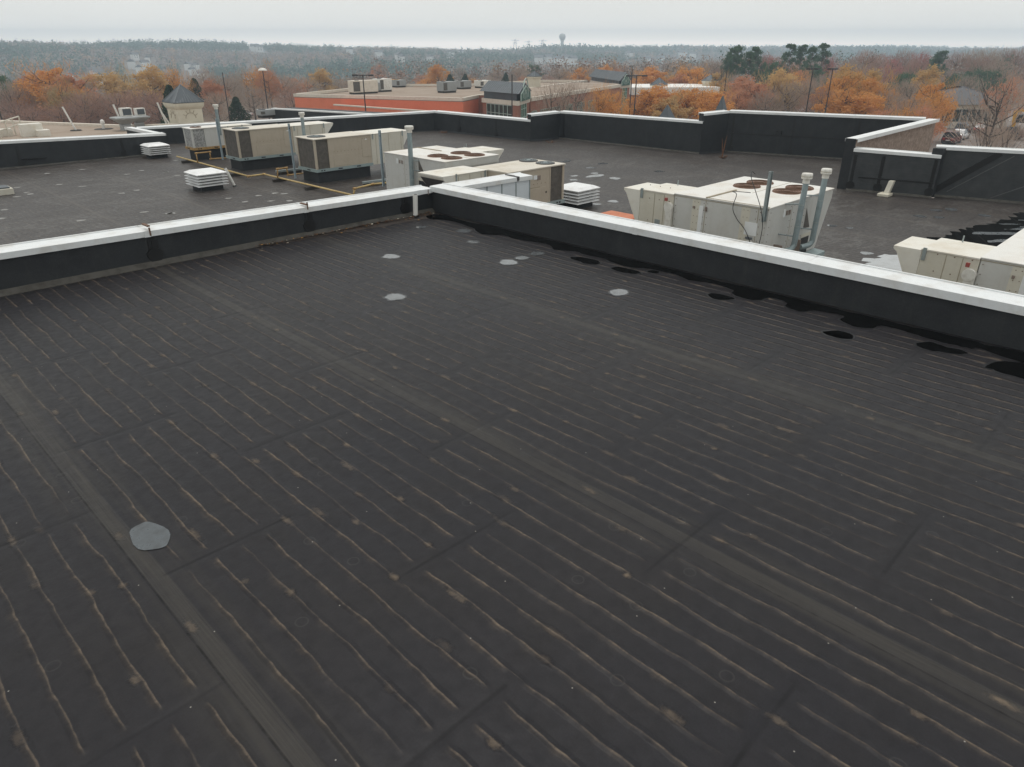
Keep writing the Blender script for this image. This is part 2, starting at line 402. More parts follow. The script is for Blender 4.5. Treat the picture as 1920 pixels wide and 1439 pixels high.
M['pale'] = plain('pale_cornice', (.68, .61, .52), .7)
M['asphalt'] = plain('worn_asphalt', (.22, .185, .165), .9, dirt=(.75, .72, .7), amt=.6, sc=.12)
M['paint'] = plain('white_road_paint', (.6, .58, .55), .8)
M['pole'] = plain('dark_bronze_pole', (.035, .03, .03), .5)
M['grayunit'] = plain('grey_roof_unit', (.30, .31, .31), .6, sc=1)
M['whitefar'] = plain('white_wall', (.80, .78, .74), .7, amt=.1)
M['housew'] = plain('house_wall', (.8, .79, .77), .8)
M['houser'] = plain('house_roof', (.10, .095, .10), .8)
M['concrete'] = plain('pale_concrete', (.5, .5, .48), .8)
M['yellow'] = plain('yellow_lift_paint', (.75, .38, .03), .4)
M['glasscar'] = plain('car_glass', (.02, .025, .03), .1)
M['tyre'] = plain('car_tyre', (.02, .02, .02), .8)
M['lamp'] = plain('red_tail_lamp', (.45, .02, .02), .3)
def carpaint(n, c): M[n] = plain(n, c, .28, .2, amt=.1)
carpaint('car_maroon', (.12, .02, .02)); carpaint('car_navy', (.02, .022, .045)); carpaint('car_silver', (.42, .46, .48)); carpaint('car_white', (.7, .7, .7)); carpaint('car_red', (.3, .05, .04)); carpaint('car_grey', (.2, .22, .24))
def water_mat(name, base):
    t = NT(name); n = t.noise(t.tc.outputs['Object'], 3., 2)
    t.bump(n, .0006, .3)
    m = t.fin(base, .015, 0, .5); t.b.inputs['IOR'].default_value = 1.33; return m
M['water'] = water_mat('rain_water', (.002, .002, .002))
M['water_low'] = water_mat('rain_water_lower', (.004, .004, .004))
M['sky_water'] = plain('sky_painted_water', (.115, .122, .128), .08, dirt=(.3, .3, .3), amt=.9, sc=7, spec=1.)  # base greyed to paint in the sky the puddles mirror
M['bright_sky_water'] = plain('bright_sky_painted_water', (.33, .34, .345), .06, amt=.3, sc=4, spec=1.)  # paler base still: mirrored sky painted into the pool's own colour
M['damp'] = plain('damp_membrane', (.016, .016, .018), .34, amt=.6, sc=7)
M['film'] = plain('grey_film', (.075, .086, .094), .3, dirt=(.45, .42, .4), amt=.7, sc=9, spec=.5)  # mottled grey for the flat patch and the pool streaks
M['whitish'] = plain('pale_spot', (.25, .245, .235), .7, amt=.7, sc=9)  # matte pale grey for the small spots on the lower roof
def leaf_mat(name, a, b, c3, sc=.55):
    t = NT(name); g = t.n.new('ShaderNodeNewGeometry'); oi = t.n.new('ShaderNodeObjectInfo')
    n = t.noise(t.tc.outputs['Object'], sc, 3, .7); n2 = t.noise(t.tc.outputs['Object'], 6., 2, .8)
    c = t.mix(t.rng(n, .36, .64), a, b)
    c = t.mix(t.rng(n2, .45, .7, 0, .6), c, c3)
    c = t.mix(t.rng(oi.outputs['Random'], 0, 1, 0, .35), c, tuple(q*.62 for q in b))
    m = t.fin(c, .8, 0, .15)
    tr = t.n.new('ShaderNodeBsdfTranslucent'); t.l.new(c, tr.inputs[0]); mxs = t.n.new('ShaderNodeMixShader'); mxs.inputs[0].default_value = .45
    out = [q for q in t.n if q.type == 'OUTPUT_MATERIAL'][0]
    t.l.new(t.b.outputs[0], mxs.inputs[1]); t.l.new(tr.outputs[0], mxs.inputs[2]); t.l.new(mxs.outputs[0], out.inputs[0])
    return m
M['amber'] = leaf_mat('amber_leaves', (.74, .37, .11), (.62, .29, .09), (.76, .48, .20))
M['gold'] = leaf_mat('gold_leaves', (.66, .44, .19), (.55, .35, .16), (.58, .46, .25))
M['rustl'] = leaf_mat('rust_leaves', (.60, .29, .17), (.50, .25, .16), (.64, .35, .20))
M['redl'] = leaf_mat('red_leaves', (.48, .18, .16), (.42, .18, .17), (.52, .25, .21))
M['olive'] = leaf_mat('olive_leaves', (.48, .35, .17), (.40, .29, .16), (.52, .37, .20))
M['greenl'] = leaf_mat('pine_needles', (.10, .18, .10), (.07, .13, .08), (.16, .22, .12))
M['darkl'] = leaf_mat('cedar_foliage', (.045, .075, .04), (.03, .05, .03), (.07, .10, .05))
M['twig'] = leaf_mat('bare_twigs', (.42, .33, .265), (.35, .27, .225), (.47, .35, .26))
M['twigred'] = leaf_mat('reddish_twigs', (.40, .245, .19), (.33, .20, .165), (.46, .28, .19))
M['bark'] = plain('tree_bark', (.085, .065, .055), .9)

# ------------------------------------------------------------------ ground, hills
def ridge_of(az):       # (distance, crest height, in degrees to the right of the view axis)
    xs = [-45, -33, -29, -25, -20, -16, -8, 0, 4, 8, 11, 14, 20, 33, 45]
    ds = [1300, 1300, 1350, 1400, 1400, 1400, 1450, 1550, 1650, 1800, 1950, 2100, 2200, 2300, 2300]
    py = [72, 74, 78, 77, 80, 82, 87, 89, 87, 87, 87, 86, 87, 88, 88]
    d = np.interp(az, xs, ds); y = np.interp(az, xs, py)
    return d, CZ + d*(82 - y)/1620.0 - 13
def terrain(x, y):
    r = np.hypot(x, y); az = np.degrees(np.arctan2(x - y, x + y))
    d, h = ridge_of(az)
    edge = np.interp(az, [-40, -10, 5, 20, 40], [165, 225, 270, 400, 430])      # the plateau the buildings stand on
    low = -26 + 8*np.sin(x*.006 + 1)*np.cos(y*.005)
    t = np.clip((r - edge)/190, 0, 1); t = t*t*(3 - 2*t)
    s = np.clip((r - edge - 200)/(d - edge - 200), 0, 1); s = s*s*(3 - 2*s)
    z = low*t*(1 - s) + h*s*t
    z = z + t*(4.5*np.sin(x*.013 + y*.004)*np.sin(y*.016 - x*.003)) * (1 - .5*s)
    back = np.clip((r - d)/700, 0, 1)
    return z*(1 - back) + back*(h - 45)
rr = np.concatenate([[0.], np.linspace(20, 600, 40), np.linspace(630, 3600, 90), np.linspace(3800, 9000, 10)])
aa = np.linspace(0, 2*np.pi, 181)[:-1]
RRg, AAg = np.meshgrid(rr[1:], aa, indexing='ij')
X = RRg*np.cos(AAg); Y = RRg*np.sin(AAg); Z = terrain(X, Y)
V = np.r_[[[0, 0, 0.]], np.c_[X.ravel(), Y.ravel(), Z.ravel()]]
na = len(aa); F = []
for i in range(len(rr)-2):
    a = 1 + i*na + np.arange(na); b = 1 + i*na + (np.arange(na)+1) % na
    F.append(np.c_[a, a+na, b+na, b])
F = np.concatenate(F)
F = np.r_[F, np.array([[0, 1+j, 1+(j+1) % na, 1+(j+1) % na] for j in range(na)])]
tt = NT('leaf_littered_ground'); po = tt.tc.outputs['Object']
M['ground'] = tt.fin(tt.mix(tt.rng(tt.noise(po, .03, 5), .35, .65), (.12, .085, .065), (.16, .115, .08)), .95)
me = bpy.data.meshes.new('ground')
me.from_pydata(V.tolist(), [], [tuple(f[:3]) if f[2] == f[3] else tuple(f) for f in F.tolist()])
for q in me.polygons: q.use_smooth = True
me.materials.append(M['ground'])
g = bpy.data.objects.new('ground', me); C.collection.objects.link(g); tag(g, 'leaf littered ground rising to wooded hills', kind='structure')

def sheet(name, pts, z, mat, label=None):
    m = MB(); m.face([(x, y, z) for x, y in pts]); o = m.build(name, mat); tag(o, label, kind='structure'); return o
def lvl(px, py, z=0.0):
    p = on_level(px, py, z); return (p.x, p.y)
sheet('parking_lot', [(44, 6), (60, -40), (215, -10), (205, 60), (165, 48), (100, 33), (70, 26)], .03, M['asphalt'], 'worn pinkish asphalt parking lot beyond the right end of the roof')
sheet('road', [(28, 72), (20, 150), (100, 135), (52, 92)], .03, M['asphalt'], 'grey access road between the roof and the wooded belt')
sheet('pavement', [(66, 50), (52, 86), (64, 74), (75, 60), (210, 95), (190, 60), (110, 40)], .02, M['asphalt'])
for i, (a, b) in enumerate([((1794, 270), (1805, 261)), ((1809, 256), (1822, 247)), ((1868, 232), (1895, 226))]):
    p, q = Vector((*lvl(*a), .06)), Vector((*lvl(*b), .06)); n = (q-p).normalized().cross(Vector((0, 0, 1)))*.12
    m = MB(); m.face([p-n, q-n, q+n, p+n]); tag(m.build('road_marking', M['paint']), 'white painted line on the parking lot', kind='structure')

# ------------------------------------------------------------------ the building we look across
B = thing('flat_roofed_building', (10, 13, 0), 'large flat roofed building with black rubber roofs and white parapet copings, in the foreground', 'building')
NX, NY = 10.28, 12.86        # inner faces of the upper roof's parapets
UT = .34                     # parapet thickness
def poly_slab(name, pts, z0, z1, mat, parent):
    m = MB(); m.loft([[(x, y, z0) for x, y in pts], [(x, y, z1) for x, y in pts]]); return m.build(name, mat, parent)
# upper block
poly_slab('upper_wall', [(-16, -14), (NX+UT-.02, -14), (NX+UT-.02, NY+UT-.02), (-16, NY+UT-.02)], 0, ZN-.012, M['beige'], B)
m = MB(); m.face([(-16, -14, ZN), (NX+.1, -14, ZN), (NX+.1, NY+.1, ZN), (-16, NY+.1, ZN)]); m.build('upper_roof', M['roof_up'], B).location = -B.location
bpy.data.objects['upper_roof'].data.transform(__import__('mathutils').Matrix.Translation(B.location))
LOW = [(-12, NY+.2), (-12, 40.3), (14.7, 40.16), (15.0, 44.9), (31.51, 38.76), (31.88, 30.32), (34.04, 30.01), (34.22, 20.36), (35.86, 19.87),
       (37.76, 13.89), (38.5, 10.9), (29.40, 10.85), (30.08, 7.87), (30.55, 7.85), (31.3, 5.17), (32.9, -1), (34, -14), (NX+.2, -14), (NX+.2, NY+.2)]
poly_slab('lower_wall', LOW, 0, ZL-.012, M['stone'], B)
m = MB(); m.face([(x, y, ZL) for x, y in LOW]); o = m.build('lower_roof', M['roof_low'], B); o.location = -B.location
o.data.transform(__import__('mathutils').Matrix.Translation(B.location))

def wall_run(p0, p1, zb, za, zc, side, thick=.3, cw=.42, fh=.11, mat='wallmem', cop='coping', e0=0., e1=0., joints=(), name='parapet', mesh_label=None, base_dust=True, outer=None):
    """a parapet from p0 to p1 (inner faces); side=+1 puts its thickness to the left of that direction; za, zc coping top heights"""
    a, b = Vector((*p0, 0)), Vector((*p1, 0)); d = (b-a).normalized(); n = Vector((-d.y, d.x, 0))*side
    a0, b0 = a - d*e0, b + d*e1
    L = (b0-a0).length
    def quad(u0, u1, n0, n1, zl0, zl1, zh0, zh1, mb):
        pts = []
        for z0_, z1_ in ((zl0, zl1), (zh0, zh1)):
            pts.append([a0+d*u0+n*n0+Vector((0, 0, z0_)), a0+d*u1+n*n0+Vector((0, 0, z1_)), a0+d*u1+n*n1+Vector((0, 0, z1_)), a0+d*u0+n*n1+Vector((0, 0, z0_))])
        mb.hexa(*pts)
    zt = lambda u: za + (zc-za)*u/L
    w = MB(); quad(0, L, 0, thick, zb-.05, zb-.05, za-.02, zc-.02, w); P = w.build(name, M[mat], B)
    if outer:
        w = MB(); quad(0, L, thick, thick+.02, zb-5, zb-5, za-.03, zc-.03, w); w.build('outer_cladding', M[outer], P)
    cuts = [0.] + [j for j in joints if 0 < j < L] + [L]
    for i in range(len(cuts)-1):
        u0, u1 = cuts[i] + (.004 if i else 0), cuts[i+1] - (.004 if i < len(cuts)-2 else 0)
        k = MB(); o_ = -.045; q_ = cw - .045
        # folded sheet: top pan slightly raised at its back edge, drip faces on both sides
        for (z0_, z1_) in ((u0, u1),):
            prof = [(o_, -fh), (o_, 0), (o_+.02, .006), (q_-.03, .012), (q_-.03, .03), (q_, .03), (q_, -fh), (q_-.012, -fh), (q_-.012, -.012), (o_+.012, -.012), (o_+.012, -fh)]
            loops = [[a0+d*u+n*pn+Vector((0, 0, zt(u)+pz)) for pn, pz in prof] for u in (u0, u1)]
            k.loft(loops)
        k.build('coping', M[cop], P)
    for j in cuts[1:-1]:
        k = MB(); quad(j-.05, j+.05, -.052, cw-.038, zt(j)-fh-.004, zt(j)-fh-.004, zt(j)+.006, zt(j)+.006, k)
        quadm = k.build('joint_cover', M[cop], P)
    if base_dust:
        k = MB(); t0 = zb+.004
        i0 = [a0+Vector((0, 0, zb+.07)), b0+Vector((0, 0, zb+.07)), b0-n*.10+Vector((0, 0, t0)), a0-n*.10+Vector((0, 0, t0))]
        k.face([v - n*.004 for v in i0]); 
        k.face([a0-n*.10+Vector((0, 0, t0)), b0-n*.10+Vector((0, 0, t0)), b0-n*.17+Vector((0, 0, t0)), a0-n*.17+Vector((0, 0, t0))])
        k.build('base_flashing', M['dust'] if base_dust == 'dust' else M['wallmem'], P)
    return P, a0, d, n
# upper roof parapets
PL, a0, d, n = wall_run((-2.5, NY), (NX, NY), ZN, z_(-2.66), z_(-2.95), 1, thick=UT, cw=.42, fh=.095, e0=9, joints=[4.07+11.5-9, 4.07+11.5-6, 4.07+11.5-3, 4.07+11.5, 7.09+11.5, 9.9+11.5], base_dust='dust')
# darker seam patches below the coping joints
for x in (4.12, 7.12, 9.5):
    k = MB(); k.box(x-.07, x+.07, NY-.006, NY+.01, ZN+.02, z_(-2.99)); k.box(x+.0, x+.1, NY-.012, NY+.0, ZN+.05, z_(-3.03))
    k.loft([[(x+.02+.13*math.cos(q)*(1+.2*math.sin(3*q)), NY-.018+h, ZN+.15+.14*math.sin(q)) for q in np.linspace(0, 2*math.pi, 15)[:-1]] for h in (0, .03)])
    k.build('seam_patch', M['patch'], PL)
for x in (4.12, 7.12):
    k = MB(); k.box(x-.016, x+.012, NY-.054, NY-.044, z_(-2.90)-.05, z_(-2.81)+.0); k.box(x-.03, x+.02, NY-.05, NY+.2, z_(-2.765)-(x-4)*.024-.03, z_(-2.752)-(x-4)*.024-.02)
    k.build('joint_sealant', M['rustfleck'], PL)
PR, a0, d, n = wall_run((NX, -13), (NX, NY), ZN, z_(-2.90), z_(-2.90), -1, base_dust=None, thick=UT, cw=.40, fh=.112, joints=[3, 6, 9, 12, 14.0, 17.13, 20.2, 23.2])
PR_list = PR
# the siding wall that runs on past the corner
k = MB(); k.box(NX+UT, 13.50, NY, NY+.34, ZL-.05, z_(-3.08)); PS = k.build('siding_wall', M['siding'], B)
for i in range(6):
    x = 11.0+i*.5
    k = MB(); k.box(x-.014, x+.014, NY-.012, NY+.001, ZL, z_(-3.1)); k.build('siding_seam', M['galv'], PS)
k = MB(); q = z_(-3.005)
k.loft([[(x, NY-.05, zz-.10), (x, NY-.05, zz), (x, NY+.36, zz+.012), (x, NY+.40, zz+.03), (x, NY+.40, zz-.10)] for x, zz in ((NX+.36, q-.005), (13.0, q-.02))])
k.build('coping', M['coping'], PS)
k = MB(); k.loft([[(x, NY-.05, zz-.10), (x, NY-.05, zz), (x, NY+.36, zz+.012), (x, NY+.40, zz+.03), (x, NY+.40, zz-.10)] for x, zz in ((13.05, q-.025), (13.56, q-.035))])
k.build('coping', M['coping'], PS)
k = MB(); k.box(12.99, 13.07, NY-.058, NY+.1, q-.10, q-.004); k.box(12.98, 13.06, NY+.1, NY+.38, q-.05, q+.006); k.build('joint_sealant', M['darkgrille'], PS)
# cover plate with rivets on the corner
k = MB(); k.box(NX-.14, NX-.12, NY-.052, NY-.044, z_(-3.07), z_(-2.955)); k.build('corner_cover', M['joint'], PL)

# lower roof parapets (inner faces traced on the roof, heights of the coping tops)
wall_run((-12, 40.3), (14.7, 40.16), ZL, z_(-3.45), z_(-4.2), 1, joints=[4, 7, 10, 13, 16, 19, 22, 25], cop='coping_far', base_dust='dust')
wall_run((14.7, 40.16), (14.75, 45.1), ZL, z_(-4.21), z_(-4.24), 1, cop='coping_far')
wall_run((15.0, 44.75), (31.51, 38.76), ZL, z_(-4.28), z_(-4.0), 1, joints=[3, 6, 9, 12, 15], cop='coping_far', e0=.1, e1=.25)
wall_run((31.51, 38.76), (31.88, 30.32), ZL, z_(-3.99), z_(-4.02), 1, joints=[4], cop='coping_far')
wall_run((31.86, 30.32), (34.04, 30.01), ZL, z_(-3.72), z_(-3.66), 1, cop='coping_far')
wall_run((34.04, 30.01), (34.22, 20.36), ZL, z_(-3.65), z_(-3.60), 1, joints=[5], cop='coping_far', base_dust='dust')
wall_run((34.20, 20.38), (35.86, 19.87), ZL, z_(-3.22), z_(-3.16), 1, cop='coping_far')
wall_run((35.86, 19.87), (38.45, 11.2), ZL, z_(-3.15), z_(-3.14), 1, joints=[3, 6], cop='coping_far', base_dust='dust')
wall_run((29.55, 11.25), (38.6, 11.1), ZL, z_(-3.31), z_(-3.16), -1, cop='coping_far', outer='stone', cw=.5, base_dust=None)
wall_run((29.45, 10.85), (30.12, 7.95), ZL, z_(-3.64), z_(-3.68), 1, cop='coping_far', base_dust='dust', mat='wall_lit')
k = MB(); k.box(29.5, 29.56, 10.86, 11.24, ZL, z_(-3.3)); k.build('parapet_end', M['wallmem'], B)
wall_run((30.45, 8.3), (31.3, 5.17), ZL, z_(-3.42), z_(-3.36), 1, cop='coping_far', e1=6, joints=[3, 6], base_dust='dust', mat='wall_lit')
k = MB(); k.box(30.13, 30.45, 7.95, 8.3, ZL, z_(-3.46)); k.build('parapet_end', M['wallmem'], B)
# vertical membrane laps on the far parapets
def lap(p0, p1, us, zt, parent=B):
    a, b = Vector((*p0, 0)), Vector((*p1, 0)); d = (b-a).normalized(); n = Vector((d.y, -d.x, 0))
    for u in us:
        k = MB(); c = a + d*u + n*.004
        lo = [c-d*.06, c+d*.06, c+d*.06+n*.006, c-d*.06+n*.006]
        k.hexa([v+Vector((0, 0, ZL+.03)) for v in lo], [v+Vector((0, 0, zt)) for v in lo]); 
        c2 = c + n*.006; s_ = .16
        k.loft([[c2 + d*(s_*math.cos(q)) + n*h + Vector((0, 0, ZL+.2+s_*math.sin(q))) for q in np.linspace(0, 2*math.pi, 11)[:-1]] for h in (0, .01)])
        k.build('membrane_lap', M['patch'], parent)
lap((-12, 40.3), (14.7, 40.16), [14.5, 20, 24.5], z_(-4.25))
lap((15.0, 44.75), (31.51, 38.76), [2.5, 6, 9.5, 13, 16.3], z_(-4.3))
lap((31.51, 38.76), (31.88, 30.32), [2.4, 5.6], z_(-4.2))
lap((34.04, 30.01), (34.22, 20.36), [.3], z_(-3.85))
lap((35.86, 19.87), (38.45, 11.2), [.3, 3.3, 6.3], z_(-3.35))
lap((29.45, 10.85), (30.12, 7.95), [.12, 1.1, 2.85], z_(-3.85))
# long lap and diagonal laps on the right-hand parapets
def strip(p, q, w, mat, parent, nrm):
    p, q = Vector(p), Vector(q); d = (q-p).normalized(); s_ = d.cross(nrm)*w/2
    k = MB(); lo = [p-s_, q-s_, q+s_, p+s_]; k.hexa(lo, [v+nrm*.012 for v in lo]); k.build('membrane_lap', mat, parent)
nD = Vector((-2.9, -.67, 0)).normalized()
strip((29.52, 10.5, ZL+.52), (30.10, 8.0, ZL+.52), .05, M['patch'], B, nD)
nW = Vector((-8.67, -2.59, 0)).normalized()
strip((35.9, 19.7, ZL+.95), (38.4, 11.4, ZL+.95), .06, M['patch'], B, nW)
nE = Vector((-3.13, -.85, 0)).normalized()
strip((30.5, 8.1, ZL+.15), (30.98, 6.3, ZL+1.68), .22, M['patch'], B, nE)
strip((30.62, 7.62, ZL+.2), (31.1, 5.9, ZL+1.6), .03, M['lapedge'], B, nE)
strip((31.0, 6.25, ZL+.1), (31.6, 4.1, ZL+1.3), .03, M['lapedge'], B, nE)
# scupper mark on the left far parapet, wet streaks as darker patches
k = MB(); k.box(8.1, 9.1, 40.1, 40.2, ZL+.33, ZL+.38); k.build('scupper', M['patch'], B)
k = MB(); k.box(36.55, 36.85, 17.2, 17.5, ZL+1.02, ZL+1.2); k.build('scupper', M['black'], B)

# ------------------------------------------------------------------ water, silt and litter on the roofs
def blob_sheet(name, pts, z, mat, label, kind='structure', wob=.045, sub=3):
    n = len(pts); out = []; area = sum(p[0]*q[1]-q[0]*p[1] for p, q in zip(pts, pts[1:]+pts[:1]))
    for i in range(n):      # Catmull-Rom rounding so the outline is soft
        p0, p1, p2, p3 = (Vector((*pts[(i+j) % n], 0)) for j in (-1, 0, 1, 2))
        for s_ in range(sub):
            t = s_/sub
            q = .5*((2*p1) + (p2-p0)*t + (2*p0-5*p1+4*p2-p3)*t*t + (3*p1-p0-3*p2+p3)*t**3)
            out.append((q.x+random.uniform(-wob, wob)*.3, q.y+random.uniform(-wob, wob)*.3, z))
    bm = bmesh.new(); vs = [bm.verts.new(v) for v in out]; es = [bm.edges.new((vs[i], vs[(i+1) % len(vs)])) for i in range(len(vs))]
    bmesh.ops.triangle_fill(bm, use_beauty=True, edges=es)
    for f in bm.faces:
        if f.normal.z < 0: f.normal_flip()
    me = bpy.data.meshes.new(name); bm.to_mesh(me); bm.free(); me.materials.append(mat)
    o = bpy.data.objects.new(name, me); C.collection.objects.link(o); tag(o, label, kind=kind)
    if name == 'rain_puddle' and z > ZL+1:      # damp rim left by the shrinking water
        n = len(out); cx_, cy_ = sum(q[0] for q in out)/n, sum(q[1] for q in out)/n; rim = []
        for i in range(n):
            a, b = out[i-1], out[(i+1) % n]; tx, ty = b[0]-a[0], b[1]-a[1]; l_ = math.hypot(tx, ty) or 1; s_ = 1 if area > 0 else -1
            w_ = .028+.012*math.sin(i*1.3); rim.append((out[i][0]+s_*ty/l_*w_, out[i][1]-s_*tx/l_*w_, z-.002))
        k = MB(); m_ = k.p(out_low := [(q[0], q[1], z-.002) for q in out] + rim)
        for i in range(n): k.f.append((m_+i, m_+(i+1) % n, m_+n+(i+1) % n, m_+n+i))
        k.build('damp_rim', M['damp'], o)
    return o
long_pool = [(10.19,12.48),(10.15,11.88),(10.13,11.32),(10.19,10.90),(10.2,10.06),(10.2,9.21),(10.2,8.78),(10.2,8.46),(10.2,7.91),(10.2,7.43),(10.2,6.99),(10.2,6.65),(10.2,6.20),(10.2,5.88),(10.17,5.60),(10.17,5.30),(10.2,5.03),(10.2,4.82),(10.2,4.44),(10.2,4.25),(10.2,3.93),(10.2,3.66),(10.18,3.40),(10.2,3.14),(10.18,2.76),(10.18,2.62),(10.2,2.32),(10.2,2.10),(10.2,1.89),(10.2,1.73),(10.17,1.66),(10.2,1.4),(10.2,.9),(9.9,.8),(9.95,1.25),(10.06,1.65),(9.99,1.74),(9.97,1.90),(9.96,2.16),(10.0,2.38),(10.05,2.64),(10.02,2.83),(9.84,2.90),(9.74,3.10),(9.86,3.32),(10.04,3.35),(10.03,3.54),(9.97,3.74),(9.78,3.87),(9.86,4.12),(10.02,4.17),(10.07,4.46),(9.87,4.51),(9.75,4.68),(9.83,4.96),(10.0,5.03),(10.07,5.33),(10.05,5.57),(9.96,5.80),(10.07,6.09),(10.06,6.33),(10.05,6.64),(9.88,6.91),(9.90,7.27),(9.99,7.66),(9.95,7.96),(10.0,8.25),(9.91,8.44),(9.82,8.62),(10.0,8.88),(9.96,9.31),(9.88,9.70),(9.93,10.06),(9.73,10.30),(9.68,10.52),(9.87,10.88),(9.95,11.25),(10.0,11.66),(9.96,11.95),(9.79,12.24),(9.97,12.57)]
long_pool = [((x-.09 if x < 10.12 else x), y) for x, y in long_pool]
blob_sheet('rain_puddle', long_pool, ZN+.005, M['water'], 'long black strip of standing rainwater at the foot of the upper right parapet')
for L, lab in (([(9.51,8.05),(9.65,7.98),(9.72,7.75),(9.68,7.51),(9.54,7.44),(9.42,7.58),(9.46,7.81)], 'dark puddle, farther of the pair beside the long strip of water'),
          ([(9.52,7.13),(9.66,7.08),(9.70,6.88),(9.70,6.66),(9.57,6.60),(9.47,6.74),(9.46,6.92)], 'dark puddle, nearer of the pair beside the long strip of water'),
          ([(9.80,6.58),(9.90,6.54),(9.92,6.43),(9.83,6.41),(9.76,6.48)], 'tiny dark puddle between a larger puddle and the long strip of water'),
          ([(9.40,5.17),(9.53,5.20),(9.60,5.06),(9.56,4.83),(9.45,4.86),(9.32,4.99)], 'small puddle with a pale rim left of the long strip of water'),
          ([(9.14,3.30),(9.32,3.18),(9.33,3.02),(9.16,2.92),(9.09,3.01),(9.07,3.15)], 'puddle half bright and half dark, nearest the right of the upper roof'),
          ([(9.56,2.28),(9.70,2.24),(9.77,2.14),(9.73,1.98),(9.76,1.82),(9.69,1.73),(9.57,1.81),(9.52,1.98),(9.47,2.11)], 'long ragged black puddle near the right parapet'),
          ([(9.38,1.47),(9.66,1.38),(9.78,1.27),(9.82,1.0),(9.36,.95),(9.34,1.26),(9.37,1.38)], 'ragged black puddle cut off by the right edge of the picture')):
    blob_sheet('rain_puddle', L, ZN+.005, M['water'], lab)
def round_pts(x, y, a, b, n=9, j=.14): return [(x+a*math.cos(2*math.pi*k/n)*random.uniform(1-j, 1+j), y+b*math.sin(2*math.pi*k/n)*random.uniform(1-j, 1+j)) for k in range(n)]
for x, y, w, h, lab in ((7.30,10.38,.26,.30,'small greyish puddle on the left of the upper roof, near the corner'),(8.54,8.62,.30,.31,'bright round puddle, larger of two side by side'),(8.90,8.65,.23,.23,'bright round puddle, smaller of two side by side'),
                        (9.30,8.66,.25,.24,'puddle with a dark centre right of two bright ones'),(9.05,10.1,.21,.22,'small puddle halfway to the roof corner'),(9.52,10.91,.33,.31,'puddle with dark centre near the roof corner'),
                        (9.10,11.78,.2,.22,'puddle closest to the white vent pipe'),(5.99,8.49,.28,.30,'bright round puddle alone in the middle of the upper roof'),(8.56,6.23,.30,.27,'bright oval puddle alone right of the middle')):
    blob_sheet('rain_puddle', round_pts(x, y, w/2, h/2), ZN+.005, M['sky_water'], lab)
blob_sheet('pale_patch', [(1.07,5.31),(1.16,5.36),(1.23,5.34),(1.30,5.12),(1.23,4.96),(1.16,4.94),(1.04,5.05)], ZN+.005, M['film'], 'flat grey patch on the membrane seam at lower left', wob=.01)
for (x, y), mt in [((x, y), 'whitish') for x, y in [(9.03,30.28),(9.68,30.50),(8.38,26.12),(6.42,26.27),(5.08,29.97),(4.67,28.42),(8.43,32.93),(7.90,34.07),(6.49,32.56),(6.47,33.01),(5.99,32.32),(6.49,34.51),(12.20,34.11),(10.76,34.77),(8.87,25.33),(8.33,37.48),(9.77,37.60),(11.58,35.36),
               (8.96,25.28),(11.47,26.41),(11.63,25.37),(12.35,24.83),(12.85,24.39),(12.52,26.09),(13.18,26.10),(13.40,25.77),(12.20,32.87),(12.22,34.17),(13.95,37.38)]]:
    blob_sheet('pale_patch', round_pts(x, y, .13, .12, 8, .3), ZL+.005, M[mt], 'small pale dried patch on the left part of the lower roof')
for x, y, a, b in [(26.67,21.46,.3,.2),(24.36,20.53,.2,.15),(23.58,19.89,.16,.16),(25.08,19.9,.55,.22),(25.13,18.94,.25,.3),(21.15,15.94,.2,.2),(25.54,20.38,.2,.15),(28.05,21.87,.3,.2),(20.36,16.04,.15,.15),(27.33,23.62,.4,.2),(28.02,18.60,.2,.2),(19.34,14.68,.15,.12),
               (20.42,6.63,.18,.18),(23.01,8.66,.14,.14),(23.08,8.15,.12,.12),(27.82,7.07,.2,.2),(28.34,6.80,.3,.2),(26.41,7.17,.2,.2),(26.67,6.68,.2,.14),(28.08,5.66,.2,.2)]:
    blob_sheet('rain_puddle', round_pts(x, y, a, b, 8, .3), ZL+.005, M['sky_water'], 'small shallow puddle on the far right part of the lower roof')
POOL_STREAKS = [(25.6, 4.6, .9, .12), (26.8, 4.2, .7, .10), (24.6, 4.3, .6, .12), (27.6, 3.8, .9, .10), (28.3, 4.4, .5, .08), (25.2, 3.7, .8, .12), (26.4, 3.4, .6, .1), (27.2, 4.75, .35, .06)]
for x, y, a, b in POOL_STREAKS:     # pale streaks laid just above the wide pool, drawn out slantwise
    blob_sheet('pale_patch', [(x+a*math.cos(q)*random.uniform(.7, 1.2)*.7-b*math.sin(q)*.7, y-a*math.cos(q)*.7*random.uniform(.8, 1.1)-b*math.sin(q)*random.uniform(.6, 1.5)) for q in np.linspace(0, 2*math.pi, 12)[:-1]], ZL+.009, M['film'], 'pale streak lying on the wide pool at the far right')
def ragged(pts, amp, sub=5):
    out = []
    for i in range(len(pts)):
        a, b = pts[i], pts[(i+1) % len(pts)]
        for s_ in range(sub): t = s_/sub; out.append((a[0]+(b[0]-a[0])*t+amp*math.sin(i*2.1+t*5+random.uniform(-1, 1)), a[1]+(b[1]-a[1])*t+amp*math.sin(i*3.7+t*7+random.uniform(-1, 1))))
    return out
blob_sheet('rain_puddle', ragged([(21.4,5.9),(22.6,6.0),(23.54,5.95),(24.35,5.72),(25.17,5.65),(25.9,5.45),(26.7,5.25),(27.6,5.1),(28.6,5.0),(29.4,4.9),(30.2,4.6),(30.4,2.5),(28,1.0),(25.35,1.5),(23.46,1.8),(21.8,2.6),(21.2,4.5)], .13), ZL+.005, M['water_low'], 'wide ragged pool of rainwater on the lower roof at the far right', wob=.05, sub=2)
